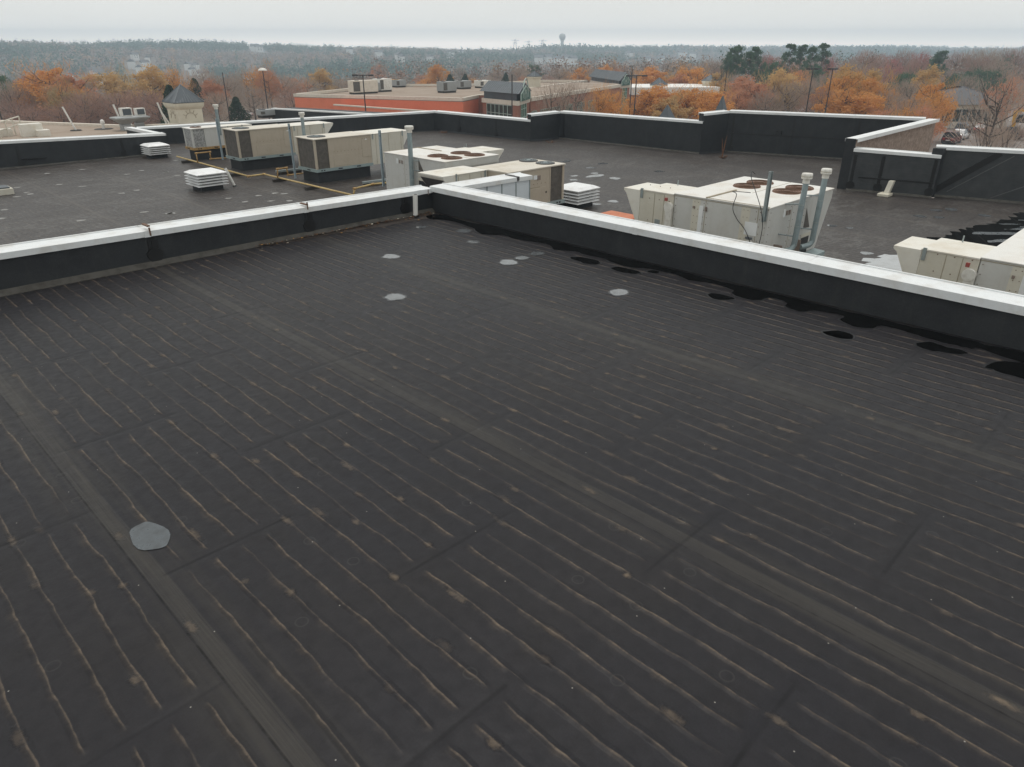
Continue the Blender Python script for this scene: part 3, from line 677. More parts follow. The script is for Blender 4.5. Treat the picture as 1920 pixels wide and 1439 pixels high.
blob_sheet('rain_puddle', ragged([(19.7,6.45),(20.13,6.25),(20.7,6.2),(20.9,5.9),(20.5,5.2),(19.34,4.9),(18.7,4.7),(18.3,5.2),(18.92,6.06),(19.37,6.2)], .09), ZL+.005, M['bright_sky_water'], 'bright pool of rainwater beside the cream hood at right', wob=.04, sub=2)
# leaf litter in the corner
tri = []; cols = []
for i in range(480):
    x = 10.1 - random.random()**1.4*4.2; y = NY - .1 - abs(random.gauss(0, .11))*(1.0 if x < 9 else 1.6)
    z = ZN + .008 + random.random()*.02; s_ = random.uniform(.008, .028); a = random.uniform(0, 6.28)
    tri.append([(x+s_*math.cos(a+k*1.9), y+s_*math.sin(a+k*1.9), z+random.uniform(0, .012)) for k in range(4)])
    c_ = random.choice([(.05, .03, .02)]*9+[(.14, .06, .025)]*4+[(.42, .22, .06), (.6, .55, .45)]); cols += [c_]*4
t = NT('leaf_litter'); a_ = t.n.new('ShaderNodeAttribute'); a_.attribute_name = 'kind_colour'; M['litter'] = t.fin(a_.outputs[0], .9)
Vv = np.array(tri).reshape(-1, 3); o = np_mesh('leaf_litter', Vv, np.arange(len(Vv)).reshape(-1, 4), M['litter'], col=np.array(cols)); tag(o, 'brown dead leaves gathered along the foot of the upper left parapet', 'leaves', kind='stuff')
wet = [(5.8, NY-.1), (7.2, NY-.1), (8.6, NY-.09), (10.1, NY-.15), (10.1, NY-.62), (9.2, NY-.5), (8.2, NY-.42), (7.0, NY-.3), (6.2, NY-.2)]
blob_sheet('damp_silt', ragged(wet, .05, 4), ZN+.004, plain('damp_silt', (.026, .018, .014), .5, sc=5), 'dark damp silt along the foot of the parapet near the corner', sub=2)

# ------------------------------------------------------------------ vents and small roof things
def ventilator(cx, cy, label, s=1.0):
    t = thing('louvered_ventilator', (cx, cy, ZL), label, 'roof vent', 'white louvered roof ventilators')
    h = .43*s
    MB().box(cx-h, cx+h, cy-h, cy+h, ZL-.01, ZL+.2).build('curb', M['wallmem'], t)
    MB().box(cx-h*1.02, cx+h*1.02, cy-h*1.02, cy+h*1.02, ZL+.2, ZL+.62*s).build('core', M['darkgrille'], t)
    def sq(r, z): return [(cx-r, cy-r, z), (cx+r, cy-r, z), (cx+r, cy+r, z), (cx-r, cy+r, z)]
    for i in range(4):
        z = ZL + .18 + i*.105*s
        k = MB(); k.loft([sq(.59*s, z), sq(.615*s, z+.018), sq(.50*s, z+.058*s), sq(.44*s, z+.058*s)]); k.build('louver', M['louver'], t, bevel=.004)
    z = ZL+.18+.42*s
    k = MB(); k.loft([sq(.60*s, z), sq(.615*s, z+.045), sq(.44*s, z+.125), sq(.40*s, z+.13)]); k.build('cap', M['louver'], t, bevel=.006)
    return t
ventilator(13.72, 39.15, 'white louvered ventilator by the corner of the far left parapet', .88)
ventilator(11.80, 28.85, 'white louvered ventilator beside a short leaning white pipe')
ventilator(19.62, 16.42, 'white louvered ventilator right of the tan rooftop unit in the centre', .98)

def hatch():
    p = on_level(3, 364, ZL); t = thing('roof_hatch', p, 'low white roof hatch with dark top at the left edge', 'roof hatch')
    MB().box(p.x-.9, p.x+.35, p.y-.4, p.y+.4, ZL, ZL+.22).build('curb', M['cream'], t, bevel=.01)
    MB().box(p.x-.82, p.x+.27, p.y-.32, p.y+.32, ZL+.22, ZL+.27).build('lid', M['slate'], t, bevel=.01)
hatch()
def pipe_vent(x, y, zb, zt, r, label, lean=(0, 0), mat='pvc'):
    t = thing('vent_pipe', (x, y, zb), label, 'vent pipe')
    k = MB(); n = 14
    a, b = Vector((x, y, zb)), Vector((x+lean[0], y+lean[1], zt)); k.cyl(a, b, r, r, n); k.build('pipe', M[mat], t, smooth=False)
    MB().cyl(b-Vector((0, 0, .02)), b+Vector((0, 0, .004)), r*.8, r*.8, n).build('bore', M['black'], t)
    k = MB(); k.cyl(a, a+Vector((0, 0, .05)), r*1.35, r*1.2, n); k.cyl(a, a+Vector((0, 0, .008)), r*2.6, r*2.4, n); k.build('boot', M['patch'], t)
pipe_vent(9.60, 12.61, ZN, z_(-2.965), .052, 'upright white pipe standing in the upper roof corner', (.015, -.015))
pipe_vent(12.77, 28.59, ZL, ZL+.72, .055, 'short leaning white pipe right of the second ventilator', (-.22, .10))

def gas_pipe(pts, label, r=.036, mat='gas', blocks=True):
    p = [Vector(q) for q in pts]
    t = thing('gas_pipe', (p[0].x, p[0].y, ZL), label, 'gas pipe', 'yellow gas pipes on the lower roof')
    k = MB(); k.tube(p, r, 8)
    k.build('pipe', M[mat], t, smooth=True)
    k = MB()
    for q in p[1:-1]: k.cyl(q-Vector((.06, 0, 0)), q+Vector((.06, 0, 0)), r*1.4, r*1.4, 8)
    k.build('fitting', M['gasrust'], t)
    if blocks:
        for a, b in zip(p[:-1], p[1:]):
            L = (b-a).length
            if L < 2 or abs(a.z-b.z) > .1: continue
            n = int(L/2.2)
            for i in range(n):
                c = a + (b-a)*((i+.5)/n); d = (b-a).normalized(); w = Vector((-d.y, d.x, 0))
                k = MB(); lo = [c-d*.07-w*.28, c+d*.07-w*.28, c+d*.07+w*.28, c-d*.07+w*.28]
                k.hexa([(v.x, v.y, ZL+.003) for v in lo], [(v.x, v.y, c.z-r) for v in lo]); k.build('support_block', M['wood'], t)
zg = z_(-5.05)
gas_pipe([(14.11, 37.57, zg), (13.89, 29.6, zg), (14.61, 29.64, zg), (14.67, 22.0, zg)], 'long yellow gas pipe with a sideways jog running past the tan rooftop units')
gas_pipe([(14.0, 34.9, zg), (14.0, 34.9, zg+.42), (14.65, 34.9, zg+.42), (14.65, 34.9, zg+.1), (16.0, 34.5, zg+.1)], 'rusty yellow gas branch bent up in front of the small damaged unit', .03, 'gasrust', False)
gas_pipe([(14.55, 28.35, zg), (14.6, 28.35, zg+.36), (15.0, 28.35, zg+.36), (15.05, 28.35, zg+.06), (16.0, 28.3, zg+.06)], 'rusty yellow gas branch left of the middle tan unit', .03, 'gasrust', False)
gas_pipe([(14.72, 23.0, zg), (14.78, 23.0, zg+.22), (15.6, 23.0, zg+.28), (16.4, 22.6, zg+.32)], 'yellow gas branch with valve left of the white four fan unit', .035, 'gas', False)
def conduit(px0, py0, px1, py1, label):
    a = on_level(px0, py0, ZL+.16); b = on_level(px1, py1, ZL+.16)
    t = thing('conduit_duct', (a.x, a.y, ZL), label, 'conduit')
    k = MB(); d = (b-a).normalized(); w = Vector((-d.y, d.x, 0))*.06; lo = [a-w, b-w, b+w, a+w]
    k.hexa([(v.x, v.y, ZL+.12) for v in lo], [(v.x, v.y, ZL+.20) for v in lo]); k.build('duct', M['galv'], t)
    k = MB()
    w *= 1.2; lo = [a-w+d*.05, b-w-d*.05, b+w-d*.05, a+w+d*.05]
    k.hexa([(v.x, v.y, ZL+.003) for v in lo], [(v.x, v.y, ZL+.118) for v in lo]); k.build('sleeper', M['wood'], t)
conduit(517, 322, 566, 317, 'grey conduit on a dark sleeper left of the middle tan unit')
conduit(680, 343, 728, 337, 'grey conduit on a dark sleeper left of the white four fan unit')

def downspout():
    p = on_level(1660, 368, ZL); t = thing('downspout', (p.x, p.y, ZL), 'leaning beige downspout and splash block at the foot of the right parapet', 'downspout')
    k = MB(); k.box(p.x-.28, p.x+.22, p.y-.18, p.y+.22, ZL+.003, ZL+.11); k.build('splash_block', M['beige'], t, bevel=.02)
    k = MB(); lo = [(p.x-.05, p.y-.1, ZL+.1), (p.x+.15, p.y-.1, ZL+.1), (p.x+.15, p.y+.08, ZL+.1), (p.x-.05, p.y+.08, ZL+.1)]
    k.hexa(lo, [(a+.12, b-.03-.03, ZL+.55) for a, b, c in lo]); k.build('spout', M['cream'], t, bevel=.01)
downspout()
def weed(px, py, h, label, n=26, spread=.35):
    p = on_level(px, py, ZL); t = thing('dry_weed', (p.x, p.y, ZL), label, 'weed')
    k = MB()
    for i in range(n):
        a = random.uniform(0, 6.28); r = random.uniform(0, spread); hh = random.uniform(.03, .18)
        k.cyl((p.x+r*.3*math.cos(a), p.y+r*.3*math.sin(a), ZL), (p.x+r*math.cos(a), p.y+r*math.sin(a), ZL+hh), .02, .006, 4)
    k.build('leaves', M['rustfleck'], t)
    if h:
        k = MB()
        for i in range(5):
            a = random.uniform(0, 6.28); k.cyl((p.x, p.y, ZL), (p.x+.12*math.cos(a), p.y+.12*math.sin(a), ZL+h*random.uniform(.5, 1)), .014, .005, 5)
        k.build('stem', M['brown'], t)
weed(1354, 297, 1.15, 'tall dry weed and dead leaves in the far right roof corner')
weed(831, 250, 0, 'clump of rusty dead leaves in the far back roof corner')
weed(1033, 268, 0, 'small heap of dead leaves by the stepped parapet', 16, .4)
p = on_level(1146, 424, z_(-5.05)); k = MB(); k.prism([(p.x-.35, z_(-5.05)), (p.x-.1, z_(-4.72)), (p.x+.55, z_(-4.72)), (p.x+.75, z_(-5.05)), (p.x+.75, ZL+.003), (p.x-.35, ZL+.003)], 'y', p.y-.75, p.y+.45)
tag(k.build('plastic_cover', M['orange'], bevel=.02), 'low orange plastic cover left of the big cream unit', 'cover')

# ------------------------------------------------------------------ rooftop units
def screws(k, pts, r=.011):
    for q, ax in pts:
        q = Vector(q); k.cyl(q, q + Vector(ax)*.006, r, r, 6)
def small_unit(loc, L, W, H, hc, flip, label, econ=1.12, hood=.95, damaged=False, name='rooftop_unit', ey=None):
    """packaged unit: coil end at local x=0, camera-facing side at local y=0; flip mirrors x"""
    x0, y0 = loc
    T = (lambda x, y, z: (x0 + (L - x if flip else x), y0 + y, ZL + z)) if not flip else (lambda x, y, z: (x0 - x, y0 + y, ZL + z))
    t = thing(name, (x0, y0, ZL), label, 'rooftop unit', 'packaged rooftop air conditioners')
    tan, top = ('offwhite', 'offwhite_top') if damaged else ('tan', 'tan_top')
    MB(T).box(.10, L-.08, .10, W-.10, -.01, hc).build('roof_curb', M['wallmem'], t)
    rb = MB(T).box(-.03, L+.02, -.03, W+.03, hc, hc+.115).build('base_rail', M['rail'] if not damaged else M['gasrust'], t)
    k = MB(T)
    for u in (.18, .3, 1.0, 1.9): k.box(u, u+(.07 if u < .5 else .2), -.034, -.02, hc+.035, hc+.08)
    k.box(-.034, -.02, .45, .7, hc+.035, hc+.08); k.build('slot', M['black'], rb)
    zb, zt = hc+.115, hc+.115+H
    # body block behind the coil section
    c0 = .68
    MB(T).box(c0, L, .0, W, zb, zt-.03).build('cabinet', M[tan], t, bevel=.008)
    MB(T).box(.03, c0-.001, .03, W-.03, zb, zt-.032).build('coil', M['coil_dmg' if damaged else 'coil'], t)
    for (u, w) in ((0, .085),):
        MB(T).box(0, .085, 0, .085, zb, zt-.03).build('corner_post', M[tan], t, bevel=.006)
        MB(T).box(0, .05, W-.085, W, zb, zt-.03).build('corner_post', M[tan], t, bevel=.006)
        MB(T).box(c0-.05, c0-.002, -.004, .03, zb, zt-.03).build('corner_post', M[tan], t)
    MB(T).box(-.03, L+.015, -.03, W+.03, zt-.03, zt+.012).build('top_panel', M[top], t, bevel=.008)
    # fans
    def fan(u, v, r):
        f = MB(T); f.cyl((u, v, zt+.012), (u, v, zt+.035), r, r*.98, 28); fo = f.build('fan_grille', M['rust' if damaged else 'darkgrille'], t)
        k = MB(T)
        for q in range(1, 5):
            rr_ = r*q/5+.01
            pts = [(u+rr_*math.cos(a), v+rr_*math.sin(a), zt+.042) for a in np.linspace(0, 2*math.pi, 25)]
            k.tube(pts, .006, 4)
        k.build('guard_wire', M['galv' if not damaged else 'rustfleck'], fo)
        MB(T).cyl((u, v, zt+.03), (u, v, zt+.055), .07, .06, 12).build('hub', M['galv'], fo)
    if L < 2: fan(.45, W/2, min(.27, W*.36))
    elif flip: fan(.42, W*.30, .30); fan(.42, W*.80, .30)
    else: fan(.55, W*.5, .38)
    # access panels, rows of screws
    if L > 2:
        k = MB(T); k.box(L-.47, L-.05, -.012, .0, zb+.28, zt-.1); d = k.build('access_panel', M[tan], t, bevel=.006)
        k = MB(T); k.box(c0+.16, c0+.95, -.012, .0, zb+.05, zb+.50); k.build('access_panel', M[tan], t, bevel=.006)
        k = MB(T); screws(k, [((c0+.2+i*.17, -.001, zb+.62), (0, -1, 0)) for i in range(9)] + [((L-.42+i*.11, -.013, zt-.14), (0, -1, 0)) for i in range(4)])
        k.build('screw_heads', M['rustfleck'], t)
        k = MB(T); k.box(L-.30, L-.2, -.016, -.01, zt-.2, zt-.165); k.build('handle', M['label'], t)
        if flip:
            k = MB(T); k.box(1.25, 1.4, -.02, 0, zt-.32, zt-.2); k.build('nameplate', M['label'], t)
            k = MB(T); k.box(1.1, 1.24, -.02, 0, zt-.35, zt-.22); k.build('gauge_box', M['joint'], t)
            k = MB(T); k.cyl((.84, -.012, zb+.33), (.84, 0, zb+.33), .035, .035, 10); k.build('port', M['black'], t)
            k = MB(T); k.box(c0+.35, c0+.55, -.01, 0, zb+.06, zb+.3); k.build('data_plate', M['slate2'], t)
            k = MB(T)
            for i in range(12): k.box(1.1+i*.045, 1.12+i*.045, -.006, 0, zb+.48, zb+.53)
            k.build('vent_slots', M['beigedk'], t)
    # economiser box and hood
    e0, e1 = L+.02, L+econ
    y0_, y1_ = ey or (0., W)
    eb = MB(T).box(e0, e1, y0_+.02, y1_-.05, hc+.02, zt-.02).build('economiser', M['cream'], t, bevel=.006)
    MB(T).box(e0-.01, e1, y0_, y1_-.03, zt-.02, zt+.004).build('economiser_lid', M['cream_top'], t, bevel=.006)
    k = MB(T)
    for u in np.linspace(e0+.25, e1-.12, 3): k.box(u-.006, u+.006, y0_+.014, y0_+.02, hc+.05, zt-.05)
    k.build('panel_joint', M['beigedk'], eb)
    k = MB(T); k.box(e0+.07, e0+.12, y0_, y0_+.02, zt-.22, zt-.0); k.box(e1-.06, e1-.01, y0_, y0_+.02, zt-.2, zt+.02); k.build('latch', M['galv'], eb)
    if hood:
        k = MB(T); k.loft([[(e1, v, zt-.62), (e1+hood*.93, v, zt-.10), (e1+hood, v, zt-.03), (e1+hood, v, zt), (e1, v, zt)] for v in (y0_, y1_-.02)]); k.build('intake_hood', M['cream_top'], t, bevel=.004)
        k = MB(T); k.loft([[(e1+.02, v, zt-.64), (e1+hood*.90, v, zt-.118), (e1+hood*.9-.02, v, zt-.13), (e1+.02, v, zt-.66)] for v in (y0_+.05, y1_-.07)]); k.build('intake_screen', M['darkgrille'], t)
    return t
small_unit((15.45, 26.68), 2.72, 1.40, 1.17, .45, False, 'tan rooftop unit with brown coil end, nearest of the left row', econ=1.72, hood=.38)
small_unit((14.72, 31.92), 2.72, 1.36, 1.17, .45, False, 'tan rooftop unit with brown coil end, in the middle of the left row', econ=1.72, hood=.5)
small_unit((14.62, 36.58), 1.75, .95, .88, .48, False, 'small off-white rooftop unit with hail-damaged silvery coil, farthest of the left row', econ=.9, hood=.5, damaged=True)
small_unit((17.20, 14.90), 2.47, 1.43, 1.075, .66, True, 'tan rooftop unit half hidden behind the white siding wall in the centre', econ=1.27, hood=.47, ey=(.82, 1.95))

def strut(px, py0, py1, Y, label, X_=None, w=.09, mat='galv_blue'):
    def hit(px_, py_):
        d = _ray(px_, py_); t = (Y/d[1]) if X_ is None else (X_/d[0]); return Vector((d[0]*t, d[1]*t, CZ+d[2]*t))
    a = hit(px, py1); b = hit(px, py0)
    t = thing('steel_post', (a.x, a.y, a.z), label, 'steel post', 'steel posts beside the rooftop units')
    k = MB(); x, y = a.x, a.y
    k.box(x-w/2, x+w/2, y, y+.012, a.z, b.z); k.box(x-w/2, x-w/2+.012, y-w/2, y, a.z, b.z); k.box(x+w/2-.012, x+w/2, y-w/2, y, a.z, b.z)
    k.build('channel', M[mat], t)
    k = MB(); k.cyl((x, y-.012, b.z-.18), (x, y+.002, b.z-.18), .022, .022, 8); k.build('bolt', M['black'], t)
    return t
def posts():
    strut(418, 222, 300, 32.1, 'pale blue steel post left of the middle tan unit in the left row', w=.072)
    strut(554, 231, 335, 26.9, 'pale blue steel post left of the nearest tan unit in the left row', w=.072)
    strut(719, 244, 350, 21.0, 'pale blue steel post left of the white four fan unit', w=.08)
    strut(1430, 320, 416, None, 'grey green steel post at the near corner of the big cream unit', X_=13.95, w=.09, mat='galv')
posts()
def flue(x, y, zb, zt, r, label, elbow=None, brackets=(), lean=(0, 0)):
    t = thing('flue_pipe', (x, y, zb), label, 'flue pipe', 'capped flue pipes')
    k = MB(); a = Vector((x, y, zb)); b = Vector((x+lean[0], y+lean[1], zt))
    if elbow:
        e = Vector(elbow); pts = [e]
        for q in np.linspace(0, math.pi/2, 6): pts.append(Vector((a.x + (e.x-a.x)*.45*(1-math.sin(q)), a.y + (e.y-a.y)*.45*(1-math.sin(q)), e.z + (a.z-e.z)*(1-math.cos(q)))))
        k.tube(pts, r, 12)
        for q in pts[1:-1]: k.lathe((q.x, q.y, q.z-r*.0), [(r*.98, -.01), (r*.98, .01)], 12)
    k.cyl(a, b, r, r, 14); k.build('pipe', M['flue'], t, smooth=False)
    k = MB()
    for f in (.28, .62): c = a+(b-a)*f; k.cyl(c-Vector((0, 0, .012)), c+Vector((0, 0, .012)), r*1.06, r*1.06, 14)
    k.build('collar', M['galv'], t)
    k = MB(); k.lathe((b.x, b.y, b.z), [(r*1.2, -.06), (r*1.2, .03), (r*1.75, .03), (r*1.85, .045), (r*1.85, .115), (r*1.7, .14), (r*.3, .145)], 20); k.build('cap', M['cap'], t, smooth=False)
    k = MB(); k.lathe((b.x, b.y, b.z), [(r*1.88, .075), (r*1.88, .086)], 20); k.build('cap_band', M['beigedk'], t)
    for p, q in brackets:
        MB().cyl(p, q, .014, .014, 6).build('bracket', M['galv'], t)
    return t
flue(14.80, 33.75, ZL+1.4, z_(-2.62), .068, 'capped grey flue pipe rising behind the middle tan unit', lean=(.0, 0))
flue(15.95, 28.25, ZL+1.4, z_(-2.70), .068, 'capped grey flue pipe rising behind the nearest tan unit of the left row')
flue(14.26, 18.80, z_(-4.5), z_(-2.45), .075, 'capped grey flue pipe on the left face of the white four fan unit', brackets=[((14.28, 18.8, z_(q_)), (14.42, 18.5, z_(q_))) for q_ in (-3.35, -3.65, -4.25)])

def big_unit(origin, rot, dz, hc, label, L=3.12, W=2.25, zb=.46, zt=2.18, eu=(-.02, 1.02), ebx=.92, hl=.47, fu=(1.88, 2.52), fv=(.54, 1.52), fr=.315):
    """four-fan unit; local u runs from the service end to the V-shaped condenser end, v from the flue side to the intake side"""
    ox, oy = origin
    T = (lambda u, v, z: (ox+u, oy+v, ZL+z+dz)) if rot == 0 else (lambda u, v, z: (ox+v, oy-u, ZL+z+dz))
    t = thing('rooftop_unit', (ox, oy, ZL), label, 'rooftop unit', 'packaged rooftop air conditioners')
    MB(T).box(.08, 2.35, .1, W-.1, -dz-.01, zb-.12).build('roof_curb', M['wallmem'], t)
    k = MB(T); k.box(-.01, 2.55, -.02, W+.02, zb-.12, zb); rl = k.build('base_rail', M['rail'], t)
    ub = 1.78
    MB(T).box(0, ub, 0, W, zb, zt-.025).build('cabinet', M['offwhite'], t, bevel=.006)
    # V-shaped condenser section
    prof = [(ub+.002, zt-.025), (ub+.002, zb+.42), (ub+.05, zb+.40), (ub+.02, zb+.001), (2.58, zb+.001), (2.66, zb+.10), (L, zt-.22), (L, zt-.025)]
    k = MB(T); k.loft([[(u, v, z) for u, z in prof] for v in (0.0, W)]); k.build('condenser_section', M['offwhite'], t)
    k = MB(T)
    k.loft([[(u, v, z) for u, z in ((ub+.05, 1.91), (ub+.04, 1.46), (ub+.36, 1.44))] for v in (-.004, W+.004)])
    k.build('coil_opening', M['coil'], t)
    k = MB(T); k.box(ub+.02, ub+.42, -.005, .0, zb+.03, 1.24); k.build('burner_opening', M['black'], t)
    k = MB(T); k.box(ub-.01, ub+.46, -.012, -.002, 1.24, 1.32); k.build('lintel', M['cream'], t)
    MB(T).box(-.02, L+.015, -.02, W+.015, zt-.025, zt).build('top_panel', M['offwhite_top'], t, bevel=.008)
    k = MB(T); k.box(-.02, 1.25, 1.42, 1.46, zt, zt+.022); k.box(.0, .03, 0.0, 1.42, zt, zt+.008); k.build('top_seam', M['beigedk'], t)
    k = MB(T); k.box(1.22, L, 1.02, 1.03, zt, zt+.004); k.build('top_seam', M['beigedk'], t)
    for u, v in [(a_, b_) for a_ in fu for b_ in fv]:
        fo = MB(T).cyl((u, v, zt), (u, v, zt+.022), fr, fr-.005, 30).build('fan_grille', M['rust'], t)
        k = MB(T)
        for q in range(1, 6):
            r_ = .055*q+.02; k.tube([(u+r_*math.cos(a), v+r_*math.sin(a), zt+.028) for a in np.linspace(0, 2*math.pi, 25)], .006, 4)
        k.build('guard_wire', M['rustfleck'], fo)
        MB(T).cyl((u, v, zt+.02), (u, v, zt+.035), .085, .08, 14).build('hub', M['rustfleck'], fo)
    # panels on the service end (u = 0) with seams and screw lines
    edges = [.0, .22, .50, 1.45, 1.68, W]
    k = MB(T)
    for e in edges[1:-1]: k.box(-.003, .0, e-.007, e+.007, zb+.02, zt-.05)
    k.box(-.006, 0, 0, W, zt-.06, zt-.048); k.build('panel_joint', M['beigedk'], t)
    k = MB(T); sc_ = []
    for e in edges:
        for z in np.linspace(zb+.08, zt-.12, 9):
            for o_ in (-.045, .045):
                if 0 < e+o_ < W: sc_.append(((0, e+o_, z), (-1, 0, 0)))
    for u in (.10, 1.02, 1.18, 1.72):
        for z in np.linspace(zb+.08, zt-.12, 9): sc_.append(((u, 0, z), (0, -1, 0)))
    kk = MB(lambda a, b, c: (a, b, c))
    for q, ax in sc_:
        q2 = (q[0]+ax[0]*.006, q[1]+ax[1]*.006, q[2]); k.cyl(q, q2, .009, .009, 5)
    k.build('screw_heads', M['rustfleck'], t)
    for e in (.50, 1.68):
        k = MB(T); k.box(-.004, -.001, e-.10, e+.10, zb, zt-.07); k.build('rusty_jamb', M['cream'], t)
    k = MB(T); k.box(-.012, 0, .20, .48, zt-.62, zt-.35); k.build('notice_plate', M['label'], t)
    k = MB(T); k.box(-.03, 0, .26, .40, zb+.42, zb+.68); bx = k.build('switch_box', M['cap'], t, bevel=.006)
    k = MB(T); k.box(-.036, -.03, .30, .36, zb+.48, zb+.60); k.build('switch', M['beigedk'], bx)
    k = MB(T); k.box(-.012, 0, 1.50, 1.60, zt-1.0, zt-.18); k.build('faded_sticker', M['label'], t)
    k = MB(T); k.box(-.035, 0, 1.41, 1.45, zt-.28, zt-.19); k.build('latch', M['joint'], t); k = MB(T); k.box(-.035, 0, 1.71, 1.75, zt-.26, zt-.21); k.build('latch', M['joint'], t)
    k = MB(T); k.box(-.04, 0, .62, .74, zt-1.02, zt-.98); k.box(-.04, 0, .28, .42, zt-.70, zt-.66); k.build('handle', M['slate2'], t)
    # flue-side face details
    k = MB(T); k.box(.68, .76, -.012, 0, zt-.3, zt-.14); k.build('data_plate', M['label'], t)
    k = MB(T); k.box(.82, .88, -.02, 0, zt-.28, zt-.18); k.box(.94, 1.0, -.02, 0, zt-.28, zt-.18); k.build('gauge_box', M['joint'], t)
    k = MB(T); k.box(1.08, 1.09, -.003, 0, zb, zt-.05); k.box(1.60, 1.61, -.003, 0, zb, zt-.05); k.build('panel_joint', M['beigedk'], t)
    # intake side: economiser box, hood and small exhaust hood
    e1 = W+ebx; eu0, eu1 = eu
    eb = MB(T).box(eu0, eu1, W+.01, e1, zb-.02, zt-.05).build('economiser', M['cream'], t, bevel=.006)
    MB(T).box(eu0-.02, eu1+.03, W+.01, e1+.01, zt-.05, zt-.02).build('economiser_lid', M['cream_top'], t, bevel=.006)
    k = MB(T)
    for v in (W+.26, W+.52): k.box(eu0-.004, eu0, v-.006, v+.006, zb, zt-.07)
    k.build('panel_joint', M['beigedk'], eb)
    k = MB(T); screws(k, [((eu0, W+.12+i*.27, z), (-1, 0, 0)) for i in range(3) for z in (zb+.2, zb+.7, zb+1.2, zb+1.5)], .011); k.build('screw_heads', M['rustfleck'], eb)
    k = MB(T); k.box(eu0-.012, eu0, W+.33, W+.46, zt-.95, zt-.65); k.build('inspection_plate', M['galv'], eb)
    k = MB(T); k.box(eu0-.025, eu0, e1-.08, e1-.02, zt-.22, zt-.0); k.build('latch', M['galv'], eb)
    k = MB(T); k.cyl((-.10, W+.10, zt-.32), (-.02, W+.10, zt-.32), .11, .11, 16); k.box(-.09, -.02, W+.0, W+.16, zt-.75, zt-.28); ds = k.build('disconnect_switch', M['cap'], t, bevel=.004)
    k = MB(T); k.box(-.13, -.09, W+.12, W+.18, zt-.18, zt-.11); k.build('switch_handle', M['red'], ds)
    k = MB(T); k.loft([[(u, e1, zt-.95), (u, e1+hl-.07, zt-.16), (u, e1+hl, zt-.10), (u, e1+hl, zt-.05), (u, e1, zt-.05)] for u in (eu0-.01, eu1-.1)]); k.build('intake_hood', M['cream_top'], t, bevel=.004)
    k = MB(T); k.loft([[(u, e1+.0, zt-.97), (u, e1+hl-.08, zt-.20), (u, e1+hl-.11, zt-.20), (u, e1, zt-.93)] for u in (eu0+.04, eu1-.14)]); k.build('intake_screen', M['darkgrille'], t)
    k = MB(T); k.loft([[(u, e1, zt-1.55), (u, e1+.26, zt-1.22), (u, e1+.26, zt-1.18), (u, e1, zt-1.12)] for u in (.0, .5)]); k.build('relief_hood', M['cream'], t)
    k = MB(T); k.box(-.09, -.03, e1-.04, e1+.03, zb, zt-1.15); k.build('angle_iron', M['galv'], t)
    k = MB(T); k.cyl((.95, W+.55, zt-.02), (.95, W+.55, zt+.10), .012, .012, 6); k.lathe(T(.95, W+.55, zt+.08) if False else (0, 0, 0), [(.0, 0), (.0, 0)], 3) if False else None
    k.build('lifting_eye', M['galv'], t)
    return t
U6 = big_unit((14.02, 6.60), 0, 0, 0, 'big cream four fan rooftop unit with two grey flue pipes, right of centre', zb=.78)
U4 = big_unit((14.40, 20.43), 1, 0, 0, 'white four fan rooftop unit with one flue pipe, behind the corner of the upper parapet', L=3.15, W=2.27, zt=1.95, eu=(.95, 2.15), ebx=.5, hl=.82, fu=(2.04, 2.72), fv=(.63, 1.6), fr=.34)
U7 = big_unit((13.86, .42), 0, -.22, .22, 'cream and off-white rooftop unit cut off by the right edge of the picture', zb=.6)
fx = 14.02
flue(fx+.86, 6.33, z_(-3.86), z_(-2.55), .060, 'left of the two capped flue pipes on the big cream unit', elbow=(fx+.50, 6.42, z_(-3.99)), brackets=[((fx+.95, 6.35, z_(-3.05)), (fx+.66, 6.6, z_(-3.03))), ((fx+.88, 6.35, z_(-3.72)), (fx+.6, 6.6, z_(-3.66)))], lean=(.06, 0))
flue(fx+1.78, 6.33, z_(-3.95), z_(-2.56), .060, 'right of the two capped flue pipes on the big cream unit', elbow=(fx+1.40, 6.42, z_(-4.06)), brackets=[((fx+1.9, 6.35, z_(-3.0)), (fx+1.62, 6.6, z_(-2.98))), ((fx+1.8, 6.35, z_(-3.72)), (fx+1.52, 6.6, z_(-3.68)))], lean=(.08, 0))
k = MB(); k.box(fx+.46, fx+.50, 6.42, 6.6, z_(-4.12), z_(-3.86)); k.build('flue_bracket', M['joint'], U6)
k = MB(); k.box(fx+1.36, fx+1.40, 6.42, 6.6, z_(-4.18), z_(-3.90)); k.build('flue_bracket', M['joint'], U6)
k = MB(); k.hexa([(fx+1.6, 6.3, z_(-4.50)), (fx+2.55, 6.3, z_(-4.44)), (fx+2.55, 6.56, z_(-4.44)), (fx+1.6, 6.56, z_(-4.50))], [(fx+1.6, 6.3, z_(-4.36)), (fx+2.55, 6.3, z_(-4.34)), (fx+2.55, 6.56, z_(-4.32)), (fx+1.6, 6.56, z_(-4.34))]); k.build('drip_tray', M['rail'], U6)
